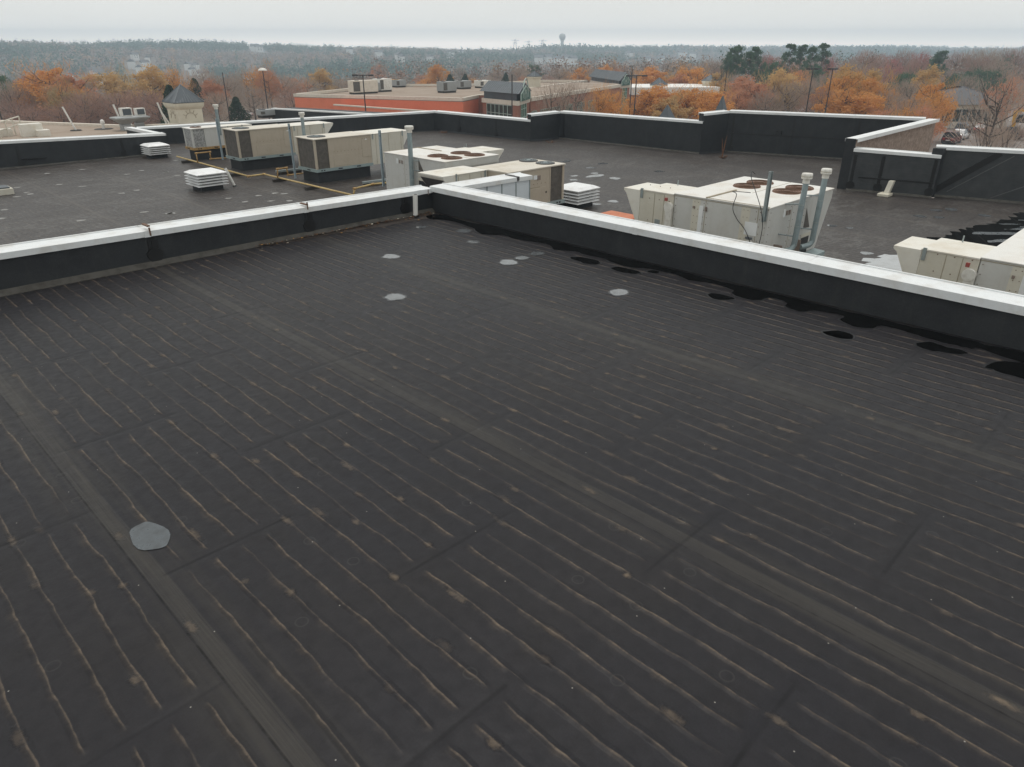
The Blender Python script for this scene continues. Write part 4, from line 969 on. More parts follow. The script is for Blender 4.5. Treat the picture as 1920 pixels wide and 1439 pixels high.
# loose cable loop
def cable(pts, label):
    P_ = [Vector(p) for p in pts]; out = []
    for i in range(len(P_)-1):
        p0, p1, p2, p3 = P_[max(i-1, 0)], P_[i], P_[i+1], P_[min(i+2, len(P_)-1)]
        for s_ in range(6):
            t = s_/6; out.append(.5*((2*p1)+(p2-p0)*t+(2*p0-5*p1+4*p2-p3)*t*t+(3*p1-p0-3*p2+p3)*t**3))
    out.append(P_[-1]); k = MB(); k.tube(out, .008, 5); tag(k.build('loose_cable', M['black']), label, 'cable', 'loose cables on the big cream unit')
def onX(px, py, X_): d = _ray(px, py); t = X_/d[0]; return (X_, d[1]*t, CZ+d[2]*t)
cable([(14.9, 7.5, z_(-2.95)), (14.3, 7.6, z_(-2.86)), onX(1381, 365, 13.97), onX(1374, 390, 13.95), onX(1381, 410, 13.95), onX(1397, 432, 13.95), onX(1408, 462, 13.95), onX(1410, 480, 13.97)], 'thin black cable looping over the top edge of the big cream unit')
cable([onX(1416, 327, 14.4), onX(1410, 322, 14.3), onX(1409, 335, 14.1), onX(1417, 360, 13.94), onX(1427, 395, 13.9), onX(1429, 430, 13.9), onX(1420, 470, 13.95)], 'thin black cable hanging beside the steel post of the big cream unit')

# ------------------------------------------------------------------ neighbouring buildings
def block(name, pts, z0, z1, mat, parent, nm='wall'):
    m = MB(); m.loft([[(x, y, z0) for x, y in pts], [(x, y, z1) for x, y in pts]]); return m.build(nm, mat, parent)
def ring_coping(pts, z, parent, w=.4, h=.35, mat='pale', nm='cornice', proud=.12):
    for (a, b) in zip(pts, pts[1:]+pts[:1]):
        a, b = Vector((*a, 0)), Vector((*b, 0)); d = (b-a).normalized(); n = Vector((d.y, -d.x, 0))
        k = MB(); lo = [a-d*.02+n*proud, b+d*proud+n*proud, b+d*proud-n*w, a-d*.02-n*w]
        k.hexa([v+Vector((0, 0, z-h)) for v in lo], [v+Vector((0, 0, z)) for v in lo]); k.build(nm, M[mat], parent)
def ccw(pts):
    s_ = sum(a[0]*b[1]-b[0]*a[1] for a, b in zip(pts, pts[1:]+pts[:1])); return pts if s_ > 0 else pts[::-1]
def rtu_far(c, s, parent_label, mat='grayunit'):
    t = thing('rooftop_unit', c, parent_label, 'rooftop unit', 'distant rooftop units')
    x, y, z = c
    MB().box(x-s[0]/2, x+s[0]/2, y-s[1]/2, y+s[1]/2, z+.25, z+s[2]).build('cabinet', M[mat], t, bevel=.03)
    MB().box(x-s[0]/2+.1, x+s[0]/2-.1, y-s[1]/2+.1, y+s[1]/2-.1, z, z+.25).build('roof_curb', M['wood'], t)
    MB().box(x-s[0]/2-.02, x-s[0]/4, y-s[1]/2-.02, y-s[1]/2+.1, z+.4, z+s[2]-.15).build('coil', M['coil'], t)
    MB().cyl((x-s[0]/4, y, z+s[2]), (x-s[0]/4, y, z+s[2]+.06), .35, .35, 14).build('fan_grille', M['darkgrille'], t)

# gravel-roofed neighbour at left
ZG = z_(-6.6)
NB = ccw([(-8, 60), (-8, 92), (14, 86), (22.6, 69.6), (30, 66.5), (27.5, 58.5), (14.5, 60.5)])
t = thing('gravel_roofed_shop', (10, 70, 0), 'low shop building with tan gravel roof behind the left parapet', 'building')
block('w', NB, 0, ZG, M['beige'], t); block('r', [(x, y) for x, y in NB], ZG+.001, ZG+.02, M['gravel'], t, 'roof')
ring_coping(NB, ZG+.22, t, .3, .3, 'pale', 'parapet')
for px, py in ((143, 246), (195, 243)):
    p = on_level(px, py, ZG); 
    if px == 143:
        q = thing('vent_pipe', p, 'tall leaning white pipe on the gravel roof at left', 'vent pipe', 'white pipes on the gravel roof')
        MB().cyl(p, (p.x-.5, p.y+.3, p.z+1.9), .07, .07, 8).build('pipe', M['pvc'], q); MB().cyl(p, (p.x, p.y, p.z+.1), .5, .4, 10).build('boot', M['wood'], q)
    else:
        q = thing('vent_pipe', p, 'stubby white vent on the gravel roof', 'vent pipe', 'white pipes on the gravel roof')
        MB().lathe(p, [(.12, 0), (.12, .5), (.2, .5), (.16, .7), (.05, .8)], 10).build('pipe', M['pvc'], q); MB().cyl(p, (p.x, p.y, p.z+.06), .8, .7, 10).build('boot', M['wood'], q)
for px, py, h, lab in ((232, 240, 1.9, 'slanting white pipe left of the grey exhaust hood'), (247, 236, 1.3, 'short white pipe between the grey exhaust hoods'), (312, 232, 1.8, 'slanting white pipe beside the cream tower'), (317, 232, .9, 'short white pipe at the foot of the cream tower')):
    p = on_level(px, py, ZG); q = thing('vent_pipe', p, lab, 'vent pipe', 'white pipes on the gravel roof')
    MB().cyl(p, (p.x-.35, p.y+.25, p.z+h), .08, .08, 8).build('pipe', M['pvc'], q)
def exhaust(px, py, lab, s=1.):
    p = on_level(px, py, ZG); q = thing('exhaust_hood', p, lab, 'exhaust fan', 'grey exhaust hoods on the gravel roof')
    k = MB(); k.box(p.x-.35*s, p.x+.35*s, p.y-.35*s, p.y+.35*s, p.z, p.z+.5*s); k.build('base', M['grayunit'], q)
    k = MB(); sq = lambda r, z: [(p.x-r, p.y-r, z), (p.x+r, p.y-r, z), (p.x+r, p.y+r, z), (p.x-r, p.y+r, z)]
    k.loft([sq(.3*s, p.z+.5*s), sq(.85*s, p.z+.95*s), sq(.85*s, p.z+1.05*s), sq(.5*s, p.z+1.1*s)]); k.build('hood', M['grayunit'], q)
    k = MB(); k.box(p.x-.1*s, p.x+.75*s, p.y-.1*s, p.y+.5*s, p.z+1.1*s, p.z+1.75*s); f_ = k.build('fan_box', M['cap'], q); k = MB(); k.box(p.x-.0*s, p.x+.66*s, p.y-.12*s, p.y-.1*s, p.z+1.2*s, p.z+1.68*s); k.build('fan_opening', M['slate'], f_)
exhaust(237, 245, 'grey flaring exhaust hood with a square fan box, nearer one'); exhaust(263, 240, 'grey exhaust hood with a square fan box, farther one', .9)
p = on_level(35, 255, ZG); q = thing('roof_ladder_rail', p, 'slanting pale guard rail on the gravel roof at the left edge', 'guard rail')
a = on_level(-12, 262, ZG); b = on_level(44, 252, ZG); k = MB()
for dz_ in (0, .55): k.cyl(a+Vector((0, 0, 1.0-dz_)), b+Vector((0, 0, 1.35-dz_)), .05, .05, 6)
for f_ in (.0, .25, .5, .75, 1.): c_ = a+(b-a)*f_; k.cyl(c_, c_+Vector((0, 0, 1.0+.35*f_)), .05, .05, 6)
k.build('rail', M['cream'], q)
for px, w, h, lab in ((8, 1.2, .55, 'cream box on the gravel roof, leftmost'), (62, 1.5, .95, 'cream box on the gravel roof, tallest one'), (82, .9, .5, 'cream box on the gravel roof, right of the tallest')):
    p = on_level(px, 256, ZG); k = MB(); k.box(p.x-w/2, p.x+w/2, p.y-.4, p.y+.4, p.z, p.z+h); tag(k.build('equipment_box', M['cream_top'], bevel=.03), lab, 'equipment box', 'cream boxes on the gravel roof')

def tower(px, yb, dist, w, ztop, zroof, label, zbase=0., deco=False, flare=.25):
    p = at_range(px, 200, dist); x, y = p.x, p.y; ry = R(0)
    t = thing('roof_tower', (x, y, zbase), label, 'tower', 'small square towers with pyramid roofs')
    h = w/2
    sq = lambda r, z: [(x-r, y-r, z), (x+r, y-r, z), (x+r, y+r, z), (x-r, y+r, z)]
    k = MB(); k.loft([sq(h*.80, zbase), sq(h*.86, ztop-1.0*w/3.5), sq(h*.86, ztop-.75*w/3.5), sq(h*.98, ztop-.45*w/3.5), sq(h*1.02, ztop-.2*w/3.5), sq(h*1.02, ztop)]); k.build('tower_wall', M['beige'], t)
    k = MB(); k.loft([sq(h*1.04, ztop), sq(h*1.04, ztop+.05), sq(.03, zroof)]); rf = k.build('roof', M['slate'], t)
    k = MB()
    for i in range(4):
        c0 = sq(h*1.05, ztop+.06)[i]; c1 = (x, y, zroof+.02); k.cyl(c0, c1, .05, .04, 5)
    for i in range(-4, 5):
        f_ = i/5; 
        k.cyl((x+h*f_*1.04, y-h*1.04, ztop+.06), (x+h*f_*abs(f_)*0+h*f_*(abs(f_)), y-h*abs(f_)*1.0, ztop+(zroof-ztop)*(1-abs(f_))), .022, .022, 4)
        k.cyl((x-h*1.04, y+h*f_*1.04, ztop+.06), (x-h*abs(f_)*1.0, y+h*f_*abs(f_), ztop+(zroof-ztop)*(1-abs(f_))), .022, .022, 4)
    k.build('roof_ribs', M['slate2'], rf)
    if deco:
        for sx_, ax in ((-1, 'y'), (-1, 'x')):
            k = MB(); c_ = (x, y-h*.87) if ax == 'y' else (x-h*.87, y)
            zc_ = ztop-1.75*w/3.5
            def q_(a, r): return (c_[0]+r*math.cos(a), c_[1], zc_+r*math.sin(a)) if ax == 'y' else (c_[0], c_[1]+r*math.cos(a), zc_+r*math.sin(a))
            for r in (.62*w/3.5,): k.tube([q_(a, r) for a in np.linspace(0, math.pi, 15)], .025, 4)
            for a in np.linspace(.5, math.pi-.5, 5): k.cyl(q_(a, .66*w/3.5), q_(a, 1.0*w/3.5), .025, .025, 4)
            k.build('emblem', M['beigedk'], t)
    return t
zt_ = lambda px, py, dist: at_range(px, py, dist).z
tower(345, 230, 74, 2.55, zt_(345, 192, 74), zt_(345, 159, 74), 'cream square tower with ribbed dark pyramid roof behind the left parapet', 0, True)
tower(1001, 165, 128, 1.75, zt_(1001, 144, 128), zt_(1001, 134, 128), 'small cream tower on the brick building in the centre')
tower(1232, 172, 165, 2.6, zt_(1232, 160, 165), zt_(1232, 146, 165), 'cream tower with dark pyramid roof behind orange trees, left of two')
tower(1326, 172, 170, 2.5, zt_(1326, 152, 170), zt_(1326, 140, 170), 'cream tower with dark pyramid roof behind orange trees, right of two')
for px, yt, lab in ((1251, 197, 'dark pointed roof poking above the back parapet between orange trees'), (1352, 180, 'taller dark pointed roof behind the stepped parapet')):
    p = at_range(px, 210, 95); t = thing('kiosk', (p.x, p.y, 0), lab, 'kiosk'); z1 = zt_(px, 222, 95); z2 = zt_(px, yt, 95)
    sq = lambda r, z: [(p.x-r, p.y-r, z), (p.x+r, p.y-r, z), (p.x+r, p.y+r, z), (p.x-r, p.y+r, z)]
    k = MB(); k.loft([sq(.75, z1), sq(.05, z2)]); k.build('roof', M['slate'], t); k = MB(); k.loft([sq(.6, 0), sq(.6, z1)]); k.build('wall', M['beige'], t)

# grey parapet of a lower wing, behind the back parapet
a = on_level(508, 203, z_(-6)); b = on_level(700, 214, z_(-6)); d = (b-a).normalized(); n = Vector((-d.y, d.x, 0))
t = thing('grey_wing', (a.x, a.y, 0), 'low dark grey wing with thin white coping between the back parapet and the red wall', 'building')
for (w_, z0, z1, mt, nm) in ((3., 0, z_(-6.12), 'wallmem', 'wall'), (.4, z_(-6.12), z_(-6.0), 'coping_far', 'coping')):
    lo = [a, b+d*3, b+d*3+n*w_, a+n*w_]; k = MB(); k.hexa([(v.x, v.y, z0) for v in lo], [(v.x, v.y, z1) for v in lo]); k.build(nm, M[mt], t)
# grey units in front of it
for px, py, lab in ((500, 221, 'blue grey box on the roof left of the white dome'), (518, 219, 'white domed vent on the distant roof')):
    p = on_level(px, py, z_(-6.9)); 
    if 'dome' in lab and 'white domed' in lab: k = MB(); k.lathe(p, [(.45, 0), (.45, .3), (.6, .35), (.5, .7), (.2, .85)], 14); tag(k.build('domed_vent', M['whitefar'], smooth=True), lab, 'roof vent')
    else: rtu_far(p, (1.6, 1.2, .8), lab)

# red masonry building with brick entrance pavilion
zr = z_(-6.5)
def P2(px, py, z): p = on_level(px, py, z); return (p.x, p.y)
RL = P2(551, 176, zr); RM = P2(868, 184, zr); T0 = (70.0, 75.6); T1 = (69.2, 68.23); T2 = (74.6, 71.34)
t = thing('red_store_building', (70, 90, 0), 'wide flat roofed store with plain orange red wall and gravel roof', 'building')
RB = ccw([RL, RM, (72.5, 79.2), (118, 97), (112, 104), (90.7, 102.8), (79.3, 114.2), P2(650, 166, zr)])
block('w', RB, 0, zr-.5, M['brickred'], t); block('r', RB, zr-.499, zr-.45, M['gravel'], t, 'roof')
ring_coping(RB, zr, t, .35, .38, 'pale', 'parapet', .08)
# lower front wing edge
a, b = Vector((*P2(625, 196, z_(-7.6)), 0)), Vector((*P2(770, 206, z_(-7.6)), 0)); d = (b-a).normalized(); n = Vector((-d.y, d.x, 0))
k = MB(); lo = [a, b+d*4, b+d*4+n*2, a+n*2]; k.hexa([(v.x, v.y, 0) for v in lo], [(v.x, v.y, z_(-7.75)) for v in lo]); lw = k.build('front_wing', M['brickred'], t)
lo = [a-n*.05, b+d*4-n*.05, b+d*4+n*.3, a+n*.3]; k = MB(); k.hexa([(v.x, v.y, z_(-7.75)) for v in lo], [(v.x, v.y, z_(-7.58)) for v in lo]); k.build('coping', M['pale'], lw)
for px, py, s_, lab, mt in ((682, 176, (4.4, 1.6, 1.9), 'long pale ribbed screen enclosure on the red store roof', 'pale'), (697, 173, (2.6, 2.4, 1.4), 'grey unit beside the long pale enclosure', 'grayunit'), (718, 172, (2.2, 2.2, 1.9), 'pale unit right of the grey one on the store roof', 'cap'), (748, 164, (2.0, 1.8, 1.2), 'grey unit farther back on the store roof', 'grayunit'),
                        (838, 174, (2.6, 1.8, 1.6), 'grey unit near the right end of the store roof', 'grayunit'), (868, 167, (2.4, 1.8, 1.3), 'grey unit farther right on the store roof', 'grayunit'), (905, 165, (2.4, 1.8, 1.2), 'pale unit behind the dark metal roof', 'cap')):
    p = on_level(px, py, zr-.45); rtu_far(p, s_, lab, mt)
def guard(px, py):
    p = on_level(px, py, zr-.45); q = thing('guard_rail', p, 'yellow guard rail on the red store roof', 'guard rail')
    k = MB(); 
    for z in (.5, 1.1): k.cyl((p.x-1.5, p.y+.8, p.z+z), (p.x+1.6, p.y-1.6, p.z+z), .05, .05, 5)
    for f_ in np.linspace(0, 1, 5): k.cyl((p.x-1.5+3.1*f_, p.y+.8-2.4*f_, p.z), (p.x-1.5+3.1*f_, p.y+.8-2.4*f_, p.z+1.1), .05, .05, 5)
    k.build('rail', M['yellow'], q)
guard(727, 162)
# brick pavilion with gabled dark roof
def pavilion(A, B_, C_, z_eave, z_ridge, z_corn, label, win=True, depth_scale=1., hang=.4):
    """A-B_ is the long front seen on the left, B_-C_ the gable end"""
    A, B_, C_ = Vector((*A, 0)), Vector((*B_, 0)), Vector((*C_, 0)); D_ = A + (C_-B_)
    t = thing('brick_pavilion', (B_.x, B_.y, 0), label, 'building')
    cs = [(v.x, v.y) for v in (A, B_, C_, D_)]
    wl_ = block('w', ccw(cs), 0, z_corn, M['brick'], t)
    ring_coping(ccw(cs), z_corn, t, .3, .55, 'pale', 'cornice', .12)
    ins = [(Vector((*c, 0))*.94 + (A+B_+C_+D_)/4*.06) for c in cs]
    k = MB(); k.loft([[(v.x, v.y, z_corn) for v in ins], [(v.x, v.y, z_eave) for v in ins]]); k.build('clerestory', M['slate'], t)
    m1 = (A+D_)/2; m2 = (B_+C_)/2; dl = (B_-A).normalized(); dw = (C_-B_).normalized()
    A2, B2, C2, D2 = A-dl*hang-dw*hang, B_+dl*hang-dw*hang, C_+dl*hang+dw*hang, D_-dl*hang+dw*hang
    r1, r2 = m1-dl*hang*.0, m2+dl*hang
    def P3(v, z): return (v.x, v.y, z)
    k = MB()
    k.loft([[P3(A2, z_eave), P3(r1, z_ridge), P3(D2, z_eave), P3((A2+D2)/2, z_eave-.02)], [P3(B2, z_eave), P3(r2, z_ridge), P3(C2, z_eave), P3((B2+C2)/2, z_eave-.02)]]); rf = k.build('roof', M['slate'], t)
    k = MB(); nn = int((B2-A2).length/.45)
    for i in range(nn+1):
        f_ = i/nn; k.cyl(P3(A2+(B2-A2)*f_, z_eave+.03), P3(r1+(r2-r1)*f_, z_ridge+.03), .035, .035, 4)
    k.build('standing_seams', M['slate2'], rf)
    # gable glazing with fan window and tall window strip
    W_ = (C_-B_).length; g0 = m2 + dl*(hang+.02)
    k = MB(); k.face([P3(g0-dw*W_*.42, z_corn-.1), P3(g0+dw*W_*.42, z_corn-.1), P3(g0+dw*W_*.42, z_eave-.05), P3(g0, z_ridge-.25), P3(g0-dw*W_*.42, z_eave-.05)]); gz = k.build('gable_glazing', M['greenframe'], t)
    k = MB(); g1 = g0+dl*.05; zc_ = z_eave-.1
    rr_ = W_*.22
    k.tube([P3(g1+dw*rr_*math.cos(a), zc_+rr_*1.3*math.sin(a)) for a in np.linspace(-.3, math.pi+.3, 16)], .07, 5)
    k.tube([P3(g1+dw*rr_*.5*math.cos(a), zc_-.4+rr_*.6*math.sin(a)) for a in np.linspace(-.3, math.pi+.3, 12)], .05, 5)
    k.cyl(P3(g1, z_corn), P3(g1, z_ridge-.4), .05, .05, 5)
    for s_ in (-1, 1): k.cyl(P3(g1, zc_-.2), P3(g1+dw*s_*W_*.25, zc_+1.0), .04, .04, 5); k.cyl(P3(g1+dw*s_*W_*.40, z_eave-.1), P3(g1, z_ridge-.35), .08, .08, 5); k.cyl(P3(g1+dw*s_*W_*.40, z_corn-.1), P3(g1+dw*s_*W_*.40, z_eave-.1), .08, .08, 5)
    k.build('gable_frame', M['frame'], gz)
    def window(c, d, n, w, z0, z1, nx, nz, glass):
        k = MB(); lo = [c-d*w/2+n*.02, c+d*w/2+n*.02, c+d*w/2+n*.06, c-d*w/2+n*.06]; k.hexa([P3(v, z0) for v in lo], [P3(v, z1) for v in lo]); wn_ = k.build('window', M[glass], t)
        k = MB()
        for i in range(nx+1): q = c - d*w/2 + d*w*i/nx + n*.09; k.cyl(P3(q, z0), P3(q, z1), .045, .045, 4)
        for j in range(nz+1): zz = z0+(z1-z0)*j/nz; k.cyl(P3(c-d*w/2+n*.09, zz), P3(c+d*w/2+n*.09, zz), .045, .045, 4)
        k.build('window_frame', M['frame'], wn_)
    nf = Vector((dl.y, -dl.x, 0)); 
    if nf.dot(A) > 0: nf = -nf
    Lf = (B_-A).length
    window((A+B_)/2, dl, nf, Lf*.72, z_corn-2.75, z_corn-.62, 6, 2, 'glass'); window((A+B_)/2, dl, nf, Lf*.72, z_corn-5.4, z_corn-3.2, 6, 2, 'glass')
    window(m2, dw, dl, W_*.45, z_corn-3.2, z_corn-.1, 3, 3, 'glassgreen'); window(m2, dw, dl, W_*.45, z_corn-6.2, z_corn-3.4, 3, 3, 'glassgreen')
    return t
ze = CZ - (172-82)/1620*100
pavilion(T0, T1, T2, z_(-5.75), z_(-4.6), zr-.12, 'brick entrance pavilion with ribbed dark gable roof and green arched window, in the centre')
# brick wing going right from the pavilion
t = thing('brick_wing', (90, 80, 0), 'long red brick wing with pale cornice and green windows behind bare trees', 'building')
w0, w1 = Vector((75.2, 71.6, 0)), Vector((113, 84.6, 0)); d = (w1-w0).normalized(); n = Vector((d.y, -d.x, 0))
lo = [w0, w1, w1-n*9, w0-n*9]; k = MB(); k.hexa([(v.x, v.y, 0) for v in lo], [(v.x, v.y, zr-.1) for v in lo]); k.build('wall', M['brick'], t)
k = MB(); lo = [w0+n*.15, w1+n*.15, w1-n*.3, w0-n*.3]; k.hexa([(v.x, v.y, zr-.6) for v in lo], [(v.x, v.y, zr-.09) for v in lo]); k.build('cornice', M['pale'], t)
k = MB(); lo = [w0-n*.32, w1-n*.32, w1-n*8.9, w0-n*8.9]; k.hexa([(v.x, v.y, zr-.1) for v in lo], [(v.x, v.y, zr-.04) for v in lo]); k.build('roof', M['gravel'], t)
for i, u in enumerate((1.0, 5.4, 9.2, 14, 19, 24, 29, 34)):
    c = w0+d*u; ww = (1.6, 4.2, 3.0)[min(i, 2)]
    k = MB(); lo = [c-d*ww/2+n*.02, c+d*ww/2+n*.02, c+d*ww/2+n*.06, c-d*ww/2+n*.06]; k.hexa([(v.x, v.y, zr-3.6) for v in lo], [(v.x, v.y, zr-1.9) for v in lo]); wi = k.build('window', M['glassgreen' if i % 2 else 'glass'], t)
    k = MB()
    for q_ in np.linspace(-ww/2, ww/2, 6): v = c+d*q_+n*.09; k.cyl((v.x, v.y, zr-3.6), (v.x, v.y, zr-1.9), .04, .04, 4)
    for zz in (zr-3.6, zr-3.0, zr-1.9): a_, b_ = c-d*ww/2+n*.09, c+d*ww/2+n*.09; k.cyl((a_.x, a_.y, zz), (b_.x, b_.y, zz), .04, .04, 4)
    k.build('window_frame', M['frame'], wi)
# second pavilion, farther right
def rng_pt(px, dist): p = at_range(px, 160, dist); return (p.x, p.y)
A_ = rng_pt(1107, 158); Bq = rng_pt(1162, 140); Cq = rng_pt(1181, 143.5)
pavilion(A_, Bq, Cq, zt_(1160, 152, 140), zt_(1172, 136, 142), zt_(1165, 160, 140), 'second brick pavilion with long ribbed dark roof and tall green window strip', hang=.5)
# white parapet store behind the orange trees
t = thing('white_parapet_store', (*rng_pt(1250, 170), 0), 'store with long white parapet glimpsed between orange trees', 'building')
a, b = Vector((*rng_pt(1186, 160), 0)), Vector((*rng_pt(1350, 165), 0)); d = (b-a).normalized(); n = Vector((-d.y, d.x, 0)); n = n if n.dot(a) > 0 else -n
lo = [a, b, b+n*14, a+n*14]; k = MB(); k.hexa([(v.x, v.y, 0) for v in lo], [(v.x, v.y, zt_(1250, 178, 162)) for v in lo]); k.build('wall', M['brick'], t)
lo = [a-n*.2, b-n*.2, b+n*14, a+n*14]; k = MB(); k.hexa([(v.x, v.y, zt_(1250, 178, 162)) for v in lo], [(v.x, v.y, zt_(1250, 164, 162)) for v in lo]); k.build('parapet', M['whitefar'], t)
# far right hip-roofed building
t = thing('hip_roofed_building', (*rng_pt(1835, 158), 0), 'low building with dark hip roof and a band of dark windows at the right', 'building')
a, b = Vector((*rng_pt(1786, 152), 0)), Vector((*rng_pt(1905, 158), 0)); d = (b-a).normalized(); n = Vector((-d.y, d.x, 0)); n = n if n.dot(a) > 0 else -n
zf = zt_(1830, 197, 153)
for z0, z1, mt, nm, in_ in ((0, 1.1, 'pale', 'base_wall', 0), (1.1, zf-.9, 'glass', 'window_band', .1), (zf-.9, zf-.75, 'frame', 'transom', 0), (zf-.75, zf, 'beige', 'fascia', -.5)):
    lo = [a+n*in_+d*in_, b+n*in_, b+n*16, a+n*16+d*in_]; k = MB(); k.hexa([(v.x, v.y, z0) for v in lo], [(v.x, v.y, z1) for v in lo]); k.build(nm, M[mt], t)
k = MB()
for f_ in np.linspace(0, 1, 9): v = a+(b-a)*f_; k.cyl((v.x, v.y, 0), (v.x, v.y, zf-.7), .12, .12, 6)
k.build('columns', M['concrete'], t)
k = MB(); lo = [a-n*1-d*1, b-n*1+d*1, b+n*17+d*1, a+n*17-d*1]; r0, r1 = a+n*8+d*7, b+n*8-d*5; zr2 = zt_(1860, 163, 162)
P_ = [(v.x, v.y, zf) for v in lo]; i0 = k.p(P_+[(r0.x, r0.y, zr2), (r1.x, r1.y, zr2)])
k.f += [(i0, i0+1, i0+5, i0+4), (i0+1, i0+2, i0+5), (i0+2, i0+3, i0+4, i0+5), (i0+3, i0, i0+4), (i0+3, i0+2, i0+1, i0)]; k.build('roof', M['houser'], t)

# ------------------------------------------------------------------ poles, tower, pylons
def light_pole(px, pyt, pyb, dist, label, dome=False, arm=1.):
    a = at_range(px, pyb, dist); top = at_range(px, pyt, dist); x, y = a.x, a.y
    t = thing('light_pole', (x, y, 0), label, 'light pole', 'parking lot light poles')
    MB().cyl((x, y, 0), (x, y, top.z), .095, .065, 8).build('pole', M['pole'], t)
    if dome: MB().lathe((x, y, top.z), [(.62, -.06), (.58, .08), (.32, .24), (.08, .3)], 14).build('lamp_head', M['cap'], t)
    elif arm:
        MB().cyl((x-.9*arm, y+.9*arm, top.z+.05), (x+.9*arm, y-.9*arm, top.z+.05), .06, .06, 6).build('arm', M['pole'], t)
        for s_ in (-1, 1): MB().box(x+s_*.9*arm-.25, x+s_*.9*arm+.25, y-s_*.9*arm-.25, y-s_*.9*arm+.25, top.z-.06, top.z+.12).build('lamp_head', M['pole'], t)
light_pole(5, 158, 230, 115, 'dark light pole at the left edge', arm=0)
light_pole(428, 136, 205, 120, 'dark light pole right of the cream tower', arm=0)
light_pole(503, 132, 208, 112, 'light pole with pale domed lamp left of the red store', dome=True)
light_pole(686, 142, 212, 95, 'dark twin-headed light pole in front of the red wall', arm=.75)
light_pole(960, 140, 212, 92, 'thin dark light pole in front of the brick pavilion', arm=0)
light_pole(1189, 143, 212, 100, 'dark twin-headed light pole in front of the orange trees', arm=.8)
light_pole(1181, 131, 200, 118, 'dark light pole touching the second pavilion', arm=0)
light_pole(1355, 132, 200, 140, 'thin dark light pole above the pointed roof', arm=0)
light_pole(1511, 130, 212, 105, 'dark light pole with side arm, left of the pair at right', arm=.4)
light_pole(1547, 130, 212, 112, 'dark light pole, right of the pair at right', arm=.3)
def water_tower():
    D = 1700; b = at_range(1054, 84, D); zt2 = zt_(1054, 63, D)
    t = thing('water_tower', (b.x, b.y, 0), 'distant water tower on the skyline', 'water tower')
    z0 = -10; H = zt2 - z0
    MB().lathe((b.x, b.y, z0), [(4.6, 0), (3.4, H*.3), (3.2, H*.6), (3.7, H*.68)], 20).build('shaft', M['concrete'], t, smooth=True)
    MB().lathe((b.x, b.y, z0), [(3.7, H*.68), (6.7, H*.78), (7.2, H*.86), (6, H*.95), (1.5, H)], 20).build('tank', M['concrete'], t, smooth=True)
water_tower()
for i, px in enumerate((966, 991, 1017)):
    D = 1650; b = at_range(px, 82, D); z1 = zt_(px, (74, 77, 75)[i], D); t = thing('power_pylon', (b.x, b.y, 0), ('leftmost', 'middle', 'rightmost')[i]+' faint power pylon on the skyline left of the water tower', 'pylon', 'power pylons on the skyline')
    k = MB()
    for sx_ in (-1, 1): k.cyl((b.x+sx_*4, b.y-sx_*4, -8), (b.x+sx_*.6, b.y-sx_*.6, z1), .5, .3, 4)
    for j in range(5): zz = z1*(.3+.14*j); k.cyl((b.x-3+j*.4, b.y+3-j*.4, zz), (b.x+3-j*.4, b.y-3+j*.4, zz+4), .25, .25, 4)
    k.build('lattice', M['grayunit'], t)
    k = MB(); k.cyl((b.x-6, b.y+6, z1-2), (b.x+6, b.y-6, z1-2), .35, .35, 4); k.cyl((b.x-4, b.y+4, z1-7), (b.x+4, b.y-4, z1-7), .35, .35, 4); k.build('crossarm', M['grayunit'], t)

